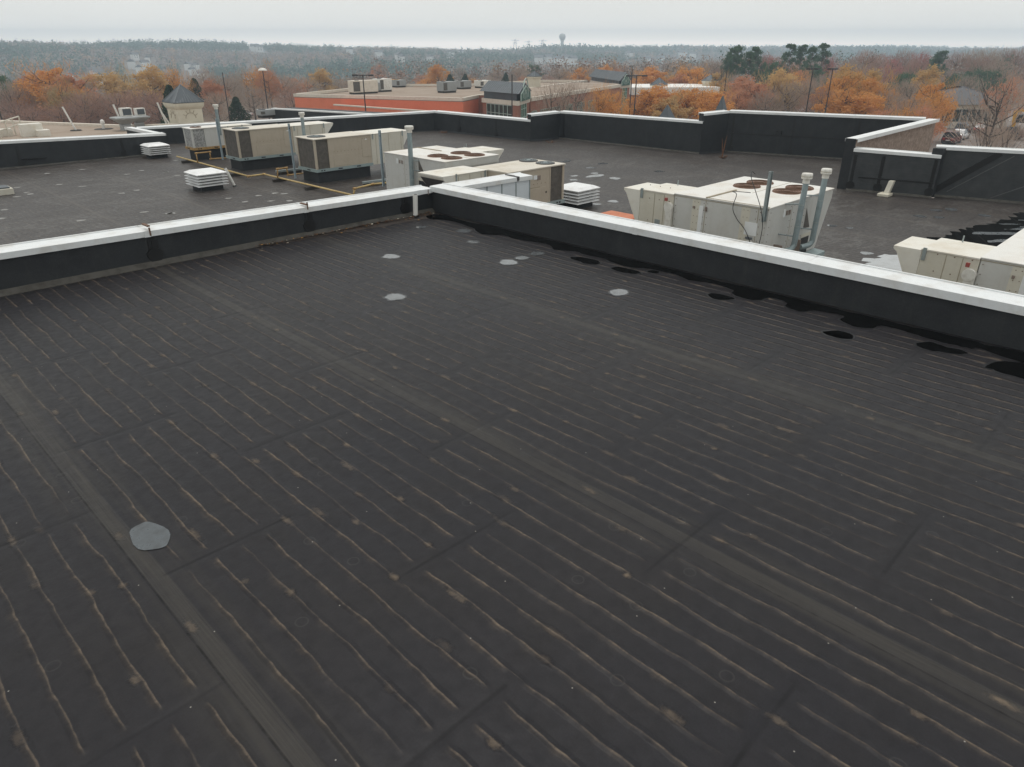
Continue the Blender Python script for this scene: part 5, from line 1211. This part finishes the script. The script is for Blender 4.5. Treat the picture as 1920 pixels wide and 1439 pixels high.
# ------------------------------------------------------------------ cars and lift
def car(px, py, paint, suv, label, ang=None):
    p = on_level(px, py, .04); t = thing('parked_car', (p.x, p.y, 0), label, 'car', 'cars in the parking lot')
    if ang is None: ang = math.atan2(p.y*.10+.0, p.x)   # noses point away down the aisle
    ca, sa = math.cos(ang), math.sin(ang); L, W = (4.6, 1.85)
    T = lambda x, y, z: (p.x + x*ca - y*sa, p.y + x*sa + y*ca, .04+z)
    hb = .98 if suv else .85; hr = 1.72 if suv else 1.42
    def sec(x, w, z0, z1): return [(x, -w, z0), (x, w, z0), (x, w*1.02, (z0+z1)/2), (x, w*.93, z1), (x, -w*.93, z1), (x, -w*1.02, (z0+z1)/2)]
    h = W/2
    k = MB(T); k.loft([sec(0, h*.9, .35, hb*.9), sec(.12, h*.97, .25, hb), sec(1.2, h, .22, hb), sec(3.2, h, .22, hb*.98), sec(4.2, h*.96, .25, hb*.86), sec(L, h*.85, .35, hb*.7)]); k.build('body', M[paint], t, bevel=.03, smooth=False)
    x0, x1 = (.08, 3.4) if suv else (.6, 3.3)
    def csec(x, w, z): return [(x, -w, z), (x, w, z)]
    k = MB(T); lo = [(x0, -h*.92, hb*.98), (x1, -h*.92, hb*.98), (x1, h*.92, hb*.98), (x0, h*.92, hb*.98)]; hi = [(x0+(.35 if suv else .7), -h*.72, hr-.05), (x1-.95, -h*.72, hr-.05), (x1-.95, h*.72, hr-.05), (x0+(.35 if suv else .7), h*.72, hr-.05)]
    k.hexa(lo, hi); k.build('windows', M['glasscar'], t)
    k = MB(T); k.hexa([(a, b*1.04, hr-.055) for a, b, c in hi], [(a+(.08 if i in (0, 3) else -.08), b*.95, hr) for i, (a, b, c) in enumerate(hi)]); k.build('roof', M[paint], t, bevel=.02)
    for xx in (.85, 3.65):
        for s_ in (-1, 1):
            k = MB(T); k.cyl((xx, s_*h*.78, .33), (xx, s_*h*1.01, .33), .33, .33, 16); w_ = k.build('wheel', M['tyre'], t); k = MB(T); k.cyl((xx, s_*h*1.0, .33), (xx, s_*h*1.02, .33), .19, .19, 12); k.build('rim', M['grayunit'], w_)
    for s_ in (-1, 1):
        k = MB(T); k.box(-.02, .06, s_*h*.62-.14, s_*h*.62+.14, hb*.62, hb*.86); k.build('tail_lamp', M['lamp'], t)
    k = MB(T); k.box(-.03, .0, -.26, .26, .5, .62); k.build('number_plate', M['label'], t)
    k = MB(T); k.box(-.06, .04, -h*.85, h*.85, .3, .48); k.build('bumper', M['wood'], t)
car(1775, 271, 'car_maroon', True, 'maroon sport utility car, nearest in the parked row')
car(1791, 263, 'car_white', False, 'white car parked beside the maroon one')
car(1797, 253, 'car_navy', True, 'dark blue car with white roof glint, second in the row')
car(1813, 240, 'car_silver', True, 'silver car, third in the row')
car(1846, 233, 'car_grey', False, 'grey car driving in behind the parked row')
car(1833, 251, 'car_red', False, 'red car partly hidden by bare shrubs')
car(470, 221, 'car_white', False, 'white car glimpsed behind the left row of units', 1.9)
car(1537, 213, 'car_white', False, 'white car just above the back parapet by the light poles', 2.2)
def lift():
    p = on_level(1893, 262, 0); t = thing('boom_lift', (p.x, p.y, 0), 'yellow boom lift behind bare trees at the right edge', 'boom lift')
    k = MB(); k.box(p.x-1.3, p.x+1.3, p.y-1, p.y+1, .5, 1.2); k.build('chassis', M['wood'], t, bevel=.05)
    for sx_ in (-1, 1):
        for sy in (-1, 1): k = MB(); k.cyl((p.x+sx_*1, p.y+sy*.8, .5), (p.x+sx_*1, p.y+sy*1.15, .5), .5, .5, 14); k.build('wheel', M['tyre'], t)
    k = MB(); k.box(p.x-.8, p.x+.8, p.y-.8, p.y+.8, 1.2, 1.9); k.build('turret', M['slate'], t, bevel=.05)
    def arm(a, b, w, nm): a, b = Vector(a), Vector(b); k = MB(); k.cyl(a, b, w, w*.9, 4); k.build(nm, M['yellow'], t)
    q = at_range(1905, 209, math.hypot(p.x, p.y)); arm((p.x, p.y, 1.9), (q.x, q.y, q.z), .35, 'lower_boom'); e = at_range(1955, 205, math.hypot(p.x, p.y)); arm((q.x, q.y, q.z), (e.x, e.y, e.z), .26, 'upper_boom')
    k = MB(); f_ = at_range(1921, 222, math.hypot(p.x, p.y)); k.box(f_.x-1.2, f_.x+1.6, f_.y-1.2, f_.y+.8, f_.z-.6, f_.z+.5); k.build('counterweight', M['black'], t, bevel=.05)
lift()

# ------------------------------------------------------------------ trees
def rnd_dirs(n):
    v = RNG.normal(size=(n, 3)); return v/np.linalg.norm(v, axis=1)[:, None]
def quads(c, s, up=0.):                # random leaf-sized quads at centres c, size s
    n = len(c); a = rnd_dirs(n); b = np.cross(a, rnd_dirs(n)); b /= np.linalg.norm(b, axis=1)[:, None]
    s = np.broadcast_to(np.asarray(s), (n,))[:, None]
    V = np.stack([c - a*s*.5 - b*s*.3, c + a*s*.5 - b*s*.3, c + a*s*.42 + b*s*.34, c - a*s*.42 + b*s*.34], 1)
    return V.reshape(-1, 3), np.arange(4*n).reshape(-1, 4)
def twigs(base, tip, w):
    n = len(base); d = tip-base; s = np.cross(d, rnd_dirs(n)); s /= np.linalg.norm(s, axis=1)[:, None]; s *= np.asarray(w).reshape(-1, 1)/2
    V = np.stack([base-s, base+s, tip+s*.35, tip-s*.35], 1); return V.reshape(-1, 3), np.arange(4*n).reshape(-1, 4)
def cat(parts):
    Vs, Fs, o = [], [], 0
    for v, f in parts: Vs.append(v); Fs.append(f+o); o += len(v)
    return np.concatenate(Vs), np.concatenate(Fs)
def limb_mesh(h, rx, nb, tr, z0):       # trunk and limbs, unit real size; returns mesh and limb tips
    k = MB(); pts = [(0, 0, 0), (random.uniform(-.1, .1), random.uniform(-.1, .1), h*z0), (random.uniform(-.3, .3), random.uniform(-.3, .3), h*.6), (random.uniform(-.4, .4), random.uniform(-.4, .4), h*.88)]
    rs = [tr, tr*.75, tr*.4, tr*.1]
    for i in range(3): k.cyl(pts[i], pts[i+1], rs[i], rs[i+1], 7, False)
    tips = []
    for i in range(nb):
        f = random.uniform(z0*.9, .72); a = random.uniform(0, 6.28); b = Vector((0, 0, h*f)); rr_ = rx*random.uniform(.5, .9)*(1-abs(f-.45)*.6)
        e = Vector((rr_*math.cos(a), rr_*math.sin(a), min(h*.95, h*f + rr_*random.uniform(.5, 1.1)))); m_ = (b+e)/2 + Vector((0, 0, -.05*h))
        k.cyl(b, m_, tr*.34, tr*.2, 5, False); k.cyl(m_, e, tr*.2, tr*.05, 5, False); tips.append(e); 
        e2 = m_ + Vector((random.uniform(-1, 1), random.uniform(-1, 1), random.uniform(.5, 1.6)))*rx*.3; k.cyl(m_, e2, tr*.14, tr*.04, 4, False); tips.append(e2)
    me = bpy.data.meshes.new('trunk'); me.from_pydata(k.v, [], k.f); me.materials.append(M['bark']); return me, np.array([tuple(t) for t in tips])
def mesh_only(V, F, nm):
    me = np_mesh(nm, V, F, M['amber']); d = me.data; bpy.data.objects.remove(me); return d
HH = 10.0
def make_variant(kind):
    rx = 4.4
    if kind in ('full', 'thin'):
        tm, tips = limb_mesh(HH, rx, 12, .24, .22)
        n = 46 if kind == 'full' else 34
        u = rnd_dirs(n)*(RNG.random((n, 1))**.4); c = np.c_[u[:, 0]*rx*.82, u[:, 1]*rx*.82, HH*.58 + u[:, 2]*HH*.37]
        c[:, :2] *= np.clip(1.15 - .55*np.clip((c[:, 2]-HH*.5)/(HH*.5), -.3, 1), .5, 1.2)[:, None]
        parts = []
        for q in c:
            m = 95 if kind == 'full' else 44
            r = RNG.uniform(.6, 1.25); p = q + rnd_dirs(m)*(RNG.random((m, 1))**.5)*np.array([r, r, r*.85]); parts.append(quads(p, RNG.uniform(.14, .34, m)))
        b = np.repeat(tips, 14, 0) + RNG.normal(size=(len(tips)*14, 3))*.5; e = b + rnd_dirs(len(b))*.6 + [0, 0, .8]; parts.append(twigs(b, e, .05))
        if kind == 'thin':
            k_ = 700; u = rnd_dirs(k_)*(RNG.random((k_, 1))**.4); b = np.c_[u[:, 0]*rx*.85, u[:, 1]*rx*.85, HH*.55+u[:, 2]*HH*.36]; parts.append(twigs(b, b+np.c_[u[:, 0]*.5, u[:, 1]*.5, RNG.uniform(.5, 1.3, k_)], .045))
        V, F = cat(parts)
    elif kind in ('bare', 'sparse'):
        tm, tips = limb_mesh(HH, rx, 20, .22, .16)
        k_ = 2300 if kind == 'bare' else 800; u = rnd_dirs(k_)*(RNG.random((k_, 1))**.33); b = np.c_[u[:, 0]*rx*.92, u[:, 1]*rx*.92, HH*.53+u[:, 2]*HH*.42]
        out = b - np.array([0, 0, HH*.15]); out /= np.linalg.norm(out, axis=1)[:, None]
        e = b + out*RNG.uniform(.5, 1.3, (k_, 1)) + RNG.normal(size=(k_, 3))*.18
        parts = [twigs(b, e, RNG.uniform(.025, .075, k_))]
        q = RNG.integers(0, k_, 500); parts.append(quads(e[q], .16))
        V, F = cat(parts)
    elif kind == 'pine':
        k = MB(); k.cyl((0, 0, 0), (.15, .1, HH*.95), .17, .05, 7, False); parts = []
        for i in range(34):
            f = .40 + .56*random.random()**.8; a = random.uniform(0, 6.28); L_ = 2.3*(1.15-f)*random.uniform(.6, 1.5)+.4
            e = Vector((L_*math.cos(a), L_*math.sin(a), HH*f+.35*L_)); k.cyl((0, 0, HH*f), e, .05, .02, 4, False)
            m = 95; r = random.uniform(.45, .85); parts.append(quads(np.array(e)+rnd_dirs(m)*(RNG.random((m, 1))**.5)*[r*1.2, r*1.2, r*.65], RNG.uniform(.12, .32, m)))
        m = 160; parts.append(quads(np.array([0.1, .1, HH*.97])+rnd_dirs(m)*(RNG.random((m, 1))**.5)*[.8, .8, .6], RNG.uniform(.12, .3, m)))
        tm = bpy.data.meshes.new('trunk'); tm.from_pydata(k.v, [], k.f); tm.materials.append(M['bark']); V, F = cat(parts)
    else:   # cedar: dense cone to the ground
        k = MB(); k.cyl((0, 0, 0), (0, 0, HH*.9), .2, .04, 7, False); tm = bpy.data.meshes.new('trunk'); tm.from_pydata(k.v, [], k.f); tm.materials.append(M['bark'])
        m = 3800; f = RNG.random(m)**.8; a = RNG.uniform(0, 6.28, m); lump = 1+.22*np.sin(a*3+f*9)+.15*np.sin(a*5-f*17)
        r = (1.03-f)**.75*3.3*lump*RNG.random(m)**.25; p = np.c_[r*np.cos(a), r*np.sin(a), .3+f*HH*.95]; V, F = quads(p, RNG.uniform(.15, .42, m))
    return tm, mesh_only(V, F, 'crown')
VAR = {k_: [make_variant(k_) for _ in range(n_)] for k_, n_ in (('full', 4), ('thin', 4), ('bare', 4), ('sparse', 3), ('pine', 3), ('cedar', 2))}
ZONES = [(300, 'left of the cream tower'), (560, 'between the cream tower and the red store'), (960, 'behind the red store'), (1200, 'around the brick wing'), (1400, 'behind the stepped back parapet'), (1620, 'around the pair of light poles'), (1960, 'near the parking lot at the right')]
KINDS = {'sparse': ('sparse', 'twig', 'open bare tree'), 'amber': ('full', 'amber', 'bright orange tree'), 'gold': ('full', 'gold', 'golden brown tree'), 'rust': ('full', 'rustl', 'rust red tree'), 'red': ('thin', 'redl', 'dull red tree'), 'olive': ('thin', 'olive', 'olive brown tree'),
         'amberthin': ('thin', 'amber', 'half bare orange tree'), 'rustthin': ('thin', 'rustl', 'half bare rusty tree'), 'bare': ('bare', 'twig', 'bare greyish brown tree'), 'barered': ('bare', 'twigred', 'bare reddish twiggy tree'), 'pine': ('pine', 'greenl', 'tall green pine'), 'cedar': ('cedar', 'darkl', 'dark green conical evergreen'), 'ever': ('full', 'greenl', 'bushy green pine')}
TREES = [
 (10,150,150,8,'bare'),(2,138,185,7,'ever'),(45,146,160,9,'olive'),(84,120,150,11.5,'amber'),(62,128,160,9,'rust'),(122,136,146,10,'rust'),(108,150,138,9,'olive'),(150,150,160,9,'bare'),(190,127,168,11,'gold'),(225,130,175,9,'olive'),(276,121,160,9.5,'gold'),(300,138,165,8,'olive'),(322,124,165,8.5,'amberthin'),
 (20,185,132,8,'barered'),(58,200,128,8,'barered'),(110,195,126,8,'barered'),(150,172,130,8,'barered'),(172,168,133,9,'bare'),(215,172,130,9,'barered'),(250,165,135,9,'barered'),(290,172,132,8,'barered'),(130,160,140,9,'amberthin'),(30,165,150,9,'barered'),
 (315,158,110,4.5,'cedar'),(362,146,170,5,'cedar'),(378,128,185,9,'bare'),(395,148,150,7,'rust'),(420,140,165,8,'bare'),(441,181,128,4.2,'cedar'),(458,128,175,9,'bare'),(482,119,170,9,'amberthin'),(500,124,165,7,'rustthin'),(528,140,170,9,'bare'),(552,140,175,9,'rustthin'),
 (598,127,190,8,'gold'),(575,146,180,8,'bare'),(628,148,190,8,'bare'),(470,160,150,8,'bare'),(350,150,190,8,'rustthin'),(405,172,140,7,'bare'),(545,165,140,7,'barered'),
 (655,145,230,9,'bare'),(690,146,240,9,'bare'),(705,117,285,10,'rustthin'),(745,138,260,10,'bare'),(790,138,235,8,'rustthin'),(820,120,225,8.5,'amber'),(800,146,215,7,'amber'),(843,139,215,4.5,'cedar'),(872,138,220,4.0,'cedar'),(888,143,225,6,'amberthin'),(862,124,290,7,'bare'),(915,144,225,8,'bare'),(948,136,220,3.6,'cedar'),(975,126,240,9,'bare'),
 (930,134,250,7,'bare'),(1000,117,265,8,'ever'),(983,140,215,7,'rustthin'),(1022,140,200,8,'barered'),(1050,128,215,8,'bare'),(1062,132,220,7,'amberthin'),(1088,126,230,7,'amber'),(1135,121,225,7,'amber'),(1160,126,225,6,'rust'),(1110,128,235,8,'bare'),
 (1035,150,98,5.5,'sparse'),(1056,146,100,6,'sparse'),(1080,150,104,6,'sparse'),(1125,158,110,6,'amberthin'),(1150,162,112,6,'amberthin'),
 (1225,124,190,10.5,'amber'),(1205,134,195,8,'amber'),(1252,136,190,8,'gold'),(1208,165,120,7,'amber'),(1240,158,122,8,'amber'),(1262,175,118,7,'gold'),(1290,121,185,9.5,'amber'),(1312,124,180,9,'amber'),(1276,138,180,8,'rust'),(1290,160,125,8.5,'amber'),(1322,160,122,9,'amber'),(1345,170,118,7,'amber'),
 (1340,110,240,9,'bare'),(1352,128,205,9,'barered'),(1378,138,195,8,'bare'),(1345,135,170,7,'gold'),(1402,142,140,10.5,'rust'),(1420,152,135,8,'rust'),(1385,158,130,7,'rustthin'),(1440,168,130,7,'bare'),
 (1366,100,205,5,'ever'),(1385,87,212,4.8,'pine'),(1378,92,208,4.8,'pine'),(1420,90,215,5.1,'pine'),(1408,98,205,4.4,'pine'),(1434,112,215,6,'ever'),(1450,100,230,9,'red'),(1455,112,200,8,'ever'),(1484,85,225,5.1,'pine'),(1507,86,230,4.4,'pine'),(1525,89,220,4.4,'pine'),(1547,84,225,5.1,'pine'),(1536,122,200,7,'ever'),(1505,126,200,6,'ever'),(1560,103,225,7,'red'),(1442,103,225,6,'red'),
 (1465,128,148,9,'gold'),(1455,140,140,8,'gold'),(1490,130,152,8,'amberthin'),(1500,122,170,9,'rustthin'),(1480,150,138,8,'bare'),(1520,148,145,9,'bare'),(1545,140,160,9,'bare'),(1545,165,130,8,'barered'),
 (1595,121,140,9,'gold'),(1580,136,134,8.5,'amber'),(1620,132,138,8,'amber'),(1640,127,142,7.5,'gold'),(1660,146,136,7,'amberthin'),(1590,160,126,8,'amber'),(1630,165,125,8,'amber'),(1670,168,130,8,'bare'),(1690,150,150,9,'bare'),(1715,150,140,8,'bare'),(1705,130,200,7,'ever'),(1692,138,190,6,'ever'),
 (1748,121,170,7.5,'gold'),(1755,148,130,7,'amber'),(1768,165,126,6,'amberthin'),(1738,170,122,7,'amberthin'),(1710,178,120,7,'bare'),(1740,192,105,6,'rustthin'),(1700,196,105,6,'amberthin'),(1660,196,108,6,'rustthin'),
 (1600,112,240,9,'bare'),(1625,93,250,10,'barered'),(1650,100,260,9,'barered'),(1678,103,245,8.5,'red'),(1702,92,265,9,'barered'),(1735,94,255,9,'red'),(1722,110,230,8,'barered'),(1768,97,250,5.4,'pine'),(1760,100,250,7,'ever'),(1800,96,270,10,'barered'),(1830,92,280,10,'bare'),(1860,90,270,10,'bare'),(1888,88,275,10,'bare'),(1912,90,270,10,'barered'),(1845,106,240,9,'barered'),(1880,108,235,10,'bare'),
 (1795,138,215,9,'ever'),(1822,130,225,9,'ever'),(1845,125,230,9,'ever'),(1868,132,220,8,'ever'),(1780,128,230,8,'bare'),(1820,140,200,7,'bare'),
 (1868,180,118,5,'sparse'),(1890,132,92,8.5,'sparse'),(1872,225,98,3.6,'sparse'),(1900,225,84,4.5,'sparse'),(1905,138,150,9,'rustthin')]
order = {}
for i, (px, py, D, w, kd) in enumerate(TREES):
    zn = next(z for lim, z in ZONES if px < lim); order.setdefault((kd, zn), []).append(i)
ORD = ['leftmost', 'second', 'third', 'fourth', 'fifth', 'sixth', 'seventh', 'eighth', 'ninth', 'tenth', 'eleventh', 'twelfth'] + [f'{q}teenth' for q in ('thir', 'four', 'fif', 'six', 'seven', 'eigh', 'nine')]
lab_of = {}
for (kd, zn), L_ in order.items():
    L_.sort(key=lambda i: TREES[i][0])
    for j, i in enumerate(L_):
        nm = KINDS[kd][2]
        lab_of[i] = f'{nm} {zn}' if len(L_) == 1 else (f'leftmost {nm} {zn}' if j == 0 else (f'rightmost {nm} {zn}' if j == len(L_)-1 else f'{ORD[j]} {nm} from the left {zn}'))
crown_cache = {}
for i, (px, py, D, w, kd) in enumerate(TREES):
    shape, mat, nm = KINDS[kd]; top = at_range(px, py, D); gz = float(terrain(top.x, top.y))
    H = max(top.z - gz, 2.5)
    tm, cm = VAR[shape][i % len(VAR[shape])]
    root = bpy.data.objects.new({'pine': 'pine_tree', 'cedar': 'evergreen_tree'}.get(shape, 'autumn_tree' if kd != 'ever' else 'evergreen_tree'), None); C.collection.objects.link(root)
    root.location = (top.x, top.y, gz); root.rotation_euler = (0, 0, random.uniform(0, 6.28))
    bw = {'pine': 5.5, 'cedar': 6.0}.get(shape, 9.4)
    w *= 1.16 if kd in ('amber', 'gold', 'rust') else 1.0
    root.scale = (w/bw, w/bw, H/HH)
    tag(root, lab_of[i], 'tree', nm+'s')
    to = bpy.data.objects.new('trunk', tm); C.collection.objects.link(to); to.parent = root
    key = (cm.name, mat)
    if key not in crown_cache: c_ = cm.copy(); c_.materials.clear(); c_.materials.append(M[mat]); crown_cache[key] = c_
    co = bpy.data.objects.new('crown', crown_cache[key]); C.collection.objects.link(co); co.parent = root
# hedge and shrubs
for j, (px, py, w, h, mt, lab) in enumerate([(1795, 222, 3.2, 1.4, 'darkl', 'dark green clipped shrub left of the hip roofed building'), (1812, 223, 3.0, 1.3, 'darkl', 'dark green shrub right beside the clipped one'), (1868, 271, 4, 1.6, 'twig', 'brown leafless bush in the parking lot island'), (1895, 262, 3.5, 1.4, 'twigred', 'reddish leafless bush beside the boom lift'), (1850, 264, 3.0, 1.5, 'twigred', 'reddish leafless bush left of the brown one'), (1552, 200, 3, 2.6, 'darkl', 'dark bush between light pole and orange tree')]):
    p = on_level(px, py, 0); t = thing('shrub', (p.x, p.y, 0), lab, 'shrub')
    m = 1500; u = rnd_dirs(m)*(RNG.random((m, 1))**.4); c_ = np.c_[u[:, 0]*w/2, u[:, 1]*w/2, h*.5+u[:, 2]*h*.5]
    V_, F_2 = quads(c_, RNG.uniform(.12, .3, m)) if 'twig' not in mt else twigs(c_, c_+u*.5+[0, 0, .3], .04)
    np_mesh('foliage', V_, F_2, M[mt], t)
    k = MB(); k.cyl((p.x, p.y, 0), (p.x, p.y, h*.6), .08, .03, 6); k.build('stem', M['bark'], t)

# ------------------------------------------------------------------ far woodland (nobody could count it) and hillside houses
tw = NT('woodland_foliage'); at_ = tw.n.new('ShaderNodeAttribute'); at_.attribute_name = 'kind_colour'; M['wood_far'] = tw.fin(at_.outputs[0], .85, 0, .2)
houses = []
for (px, py, D) in [(92,108,700),(120,112,760),(172,112,820),(180,114,800),(186,118,760),(205,118,700),(245,112,900),(252,105,980),(258,116,860),(264,119,800),(270,113,900),(276,110,950),(283,118,820),(240,122,640),(232,130,560),(305,122,760),(352,118,900),(358,120,860),(366,117,900),(374,121,820),(388,126,700),(396,132,620),(402,137,560),(410,133,620),(440,138,560),
                    (462,122,760),(470,120,800),(478,91,1380),(486,93,1350),(535,128,620),(545,131,600),(556,129,620),(568,133,560),(580,130,590),(590,134,560),(520,128,640),(655,94,1350),(710,100,1200),(748,106,1050),(752,108,1000),(806,104,1100),(845,98,1250),(900,132,560),(865,92,1450),(1010,104,1150),(1028,102,1200),(1046,104,1120),(1052,107,1060),(1058,103,1180),(1066,105,1100),(1074,107,1060),
                    (1092,113,900),(1098,116,820),(1104,110,960),(1110,114,880),(1116,117,820),(1130,106,1050),(1180,98,1400),(1214,102,1300),(1240,100,1350),(1280,96,1500),(1300,97,1500),(1285,99,1400)]:
    houses.append((px, py, D))
def forest(name, n, r0, r1, azr, size, tri_n, tri_s, label, green=.75, clear=True):
    az = RNG.uniform(azr[0], azr[1], n); r = np.sqrt(RNG.uniform(r0**2, r1**2, n)); a = np.radians(az)
    x = r*(np.cos(a)+np.sin(a))/2**.5; y = r*(np.cos(a)-np.sin(a))/2**.5
    d, h = ridge_of(az); keep = r < d+60
    if clear:
        for hx, hy in hpos:
            hr = math.hypot(hx, hy); ux, uy = hx/hr, hy/hr; al = x*ux+y*uy; ac = np.abs(-x*uy+y*ux)
            keep &= ~((ac < 9) & (al > hr-170*hr/900) & (al < hr+12))
    x, y, r, az = x[keep], y[keep], r[keep], az[keep]; n = len(x); z = terrain(x, y)
    P = np.array([[.07, .12, .085], [.32, .25, .22], [.31, .20, .15], [.37, .23, .13], [.24, .21, .18]])
    cl = np.sin(x*.011+y*.007)+np.cos(y*.013-x*.005)+RNG.normal(size=n)*.9
    ki = np.where(cl > green, 0, RNG.choice([1, 1, 1, 2, 4, 4, 3, 1], n))
    base = P[ki]*RNG.uniform(.75, 1.25, (n, 1))
    hgt = np.where(ki == 0, RNG.uniform(13, 19, n), RNG.uniform(9, 15, n))*size; wid = np.where(ki == 0, .30, .42)*hgt
    u = rnd_dirs(n*tri_n).reshape(n, tri_n, 3)*(RNG.random((n, tri_n, 1))**.8)
    c = np.stack([x[:, None]+u[:, :, 0]*wid[:, None], y[:, None]+u[:, :, 1]*wid[:, None], z[:, None]+hgt[:, None]*(.55+.45*u[:, :, 2])], 2).reshape(-1, 3)
    Vq, Fq = quads(c, RNG.uniform(.6, 1.3, len(c))*tri_s)
    col = np.repeat(base, tri_n*4, 0)
    o = np_mesh(name, Vq, Fq, M['wood_far'], col=col); tag(o, label, 'woodland', kind='stuff')
hpos = []
for px, py, D in houses:
    p = at_range(px, py, D); hpos.append((p.x, p.y))
forest('woodland', 1700, 240, 600, (-40, 38), .72, 190, .5, 'mixed bare and evergreen woodland just beyond the buildings', 1.9)
forest('hillside_forest', 15000, 560, 1500, (-40, 38), .9, 44, 1.5, 'hazy wooded hillside across the valley', .35)
forest('distant_forest', 9000, 1500, 2400, (-4, 38), 1.0, 20, 2.8, 'faint blue forest on the farthest ridge', .2)
proto = None
for j, (px, py, D) in enumerate(houses):
    x, y = hpos[j]; gz = float(terrain(x, y)); 
    if proto is None:
        proto = thing('hillside_house', (0, 0, 0), 'x', 'house')
        k = MB(); k.box(-6, 6, -4.5, 4.5, -7, 6); k.build('wall', M['housew'], proto)
        k = MB(); k.loft([[(u_, -5.2, 6), (u_, 0, 9.5), (u_, 5.2, 6)] for u_ in (-6.6, 6.6)]); k.build('roof', M['houser'], proto)
        k = MB(); k.box(-3, -1.6, -4.56, -4.5, 3.6, 5.0); k.box(1.6, 3, -4.56, -4.5, 3.6, 5.0); k.box(-3, -1.6, -4.56, -4.5, .6, 2.2); k.box(1.6, 3, -4.56, -4.5, .6, 2.2); k.build('windows', M['glass'], proto)
        o = proto
    else: o = copy_tree(proto)
    o.location = (x, y, gz+2.5); o.rotation_euler = (0, 0, random.uniform(0, 6.28)); s_ = random.uniform(.5, .8)*max(1, math.hypot(x, y)/900); o.scale = (s_, s_, s_)
    tag(o, 'small pale house among trees on the far hillside', 'house', 'houses on the wooded hillside')

# ------------------------------------------------------------------ the air between here and the hills
k = MB(lambda f_, s_, z: ((f_+s_)/2**.5, (f_-s_)/2**.5, z)); k.box(-350, 2450, -1750, 1750, -75, 50)
hz = bpy.data.materials.new('haze'); hz.use_nodes = True; hz.node_tree.nodes.clear()
pv = hz.node_tree.nodes.new('ShaderNodeVolumePrincipled'); pv.inputs['Color'].default_value = (.72, .87, 1.0, 1); pv.inputs['Density'].default_value = .00055; pv.inputs['Anisotropy'].default_value = 0.0
mo = hz.node_tree.nodes.new('ShaderNodeOutputMaterial'); hz.node_tree.links.new(pv.outputs[0], mo.inputs['Volume'])
tag(k.build('haze', hz), 'thin bluish haze over the valley', 'haze', kind='stuff')
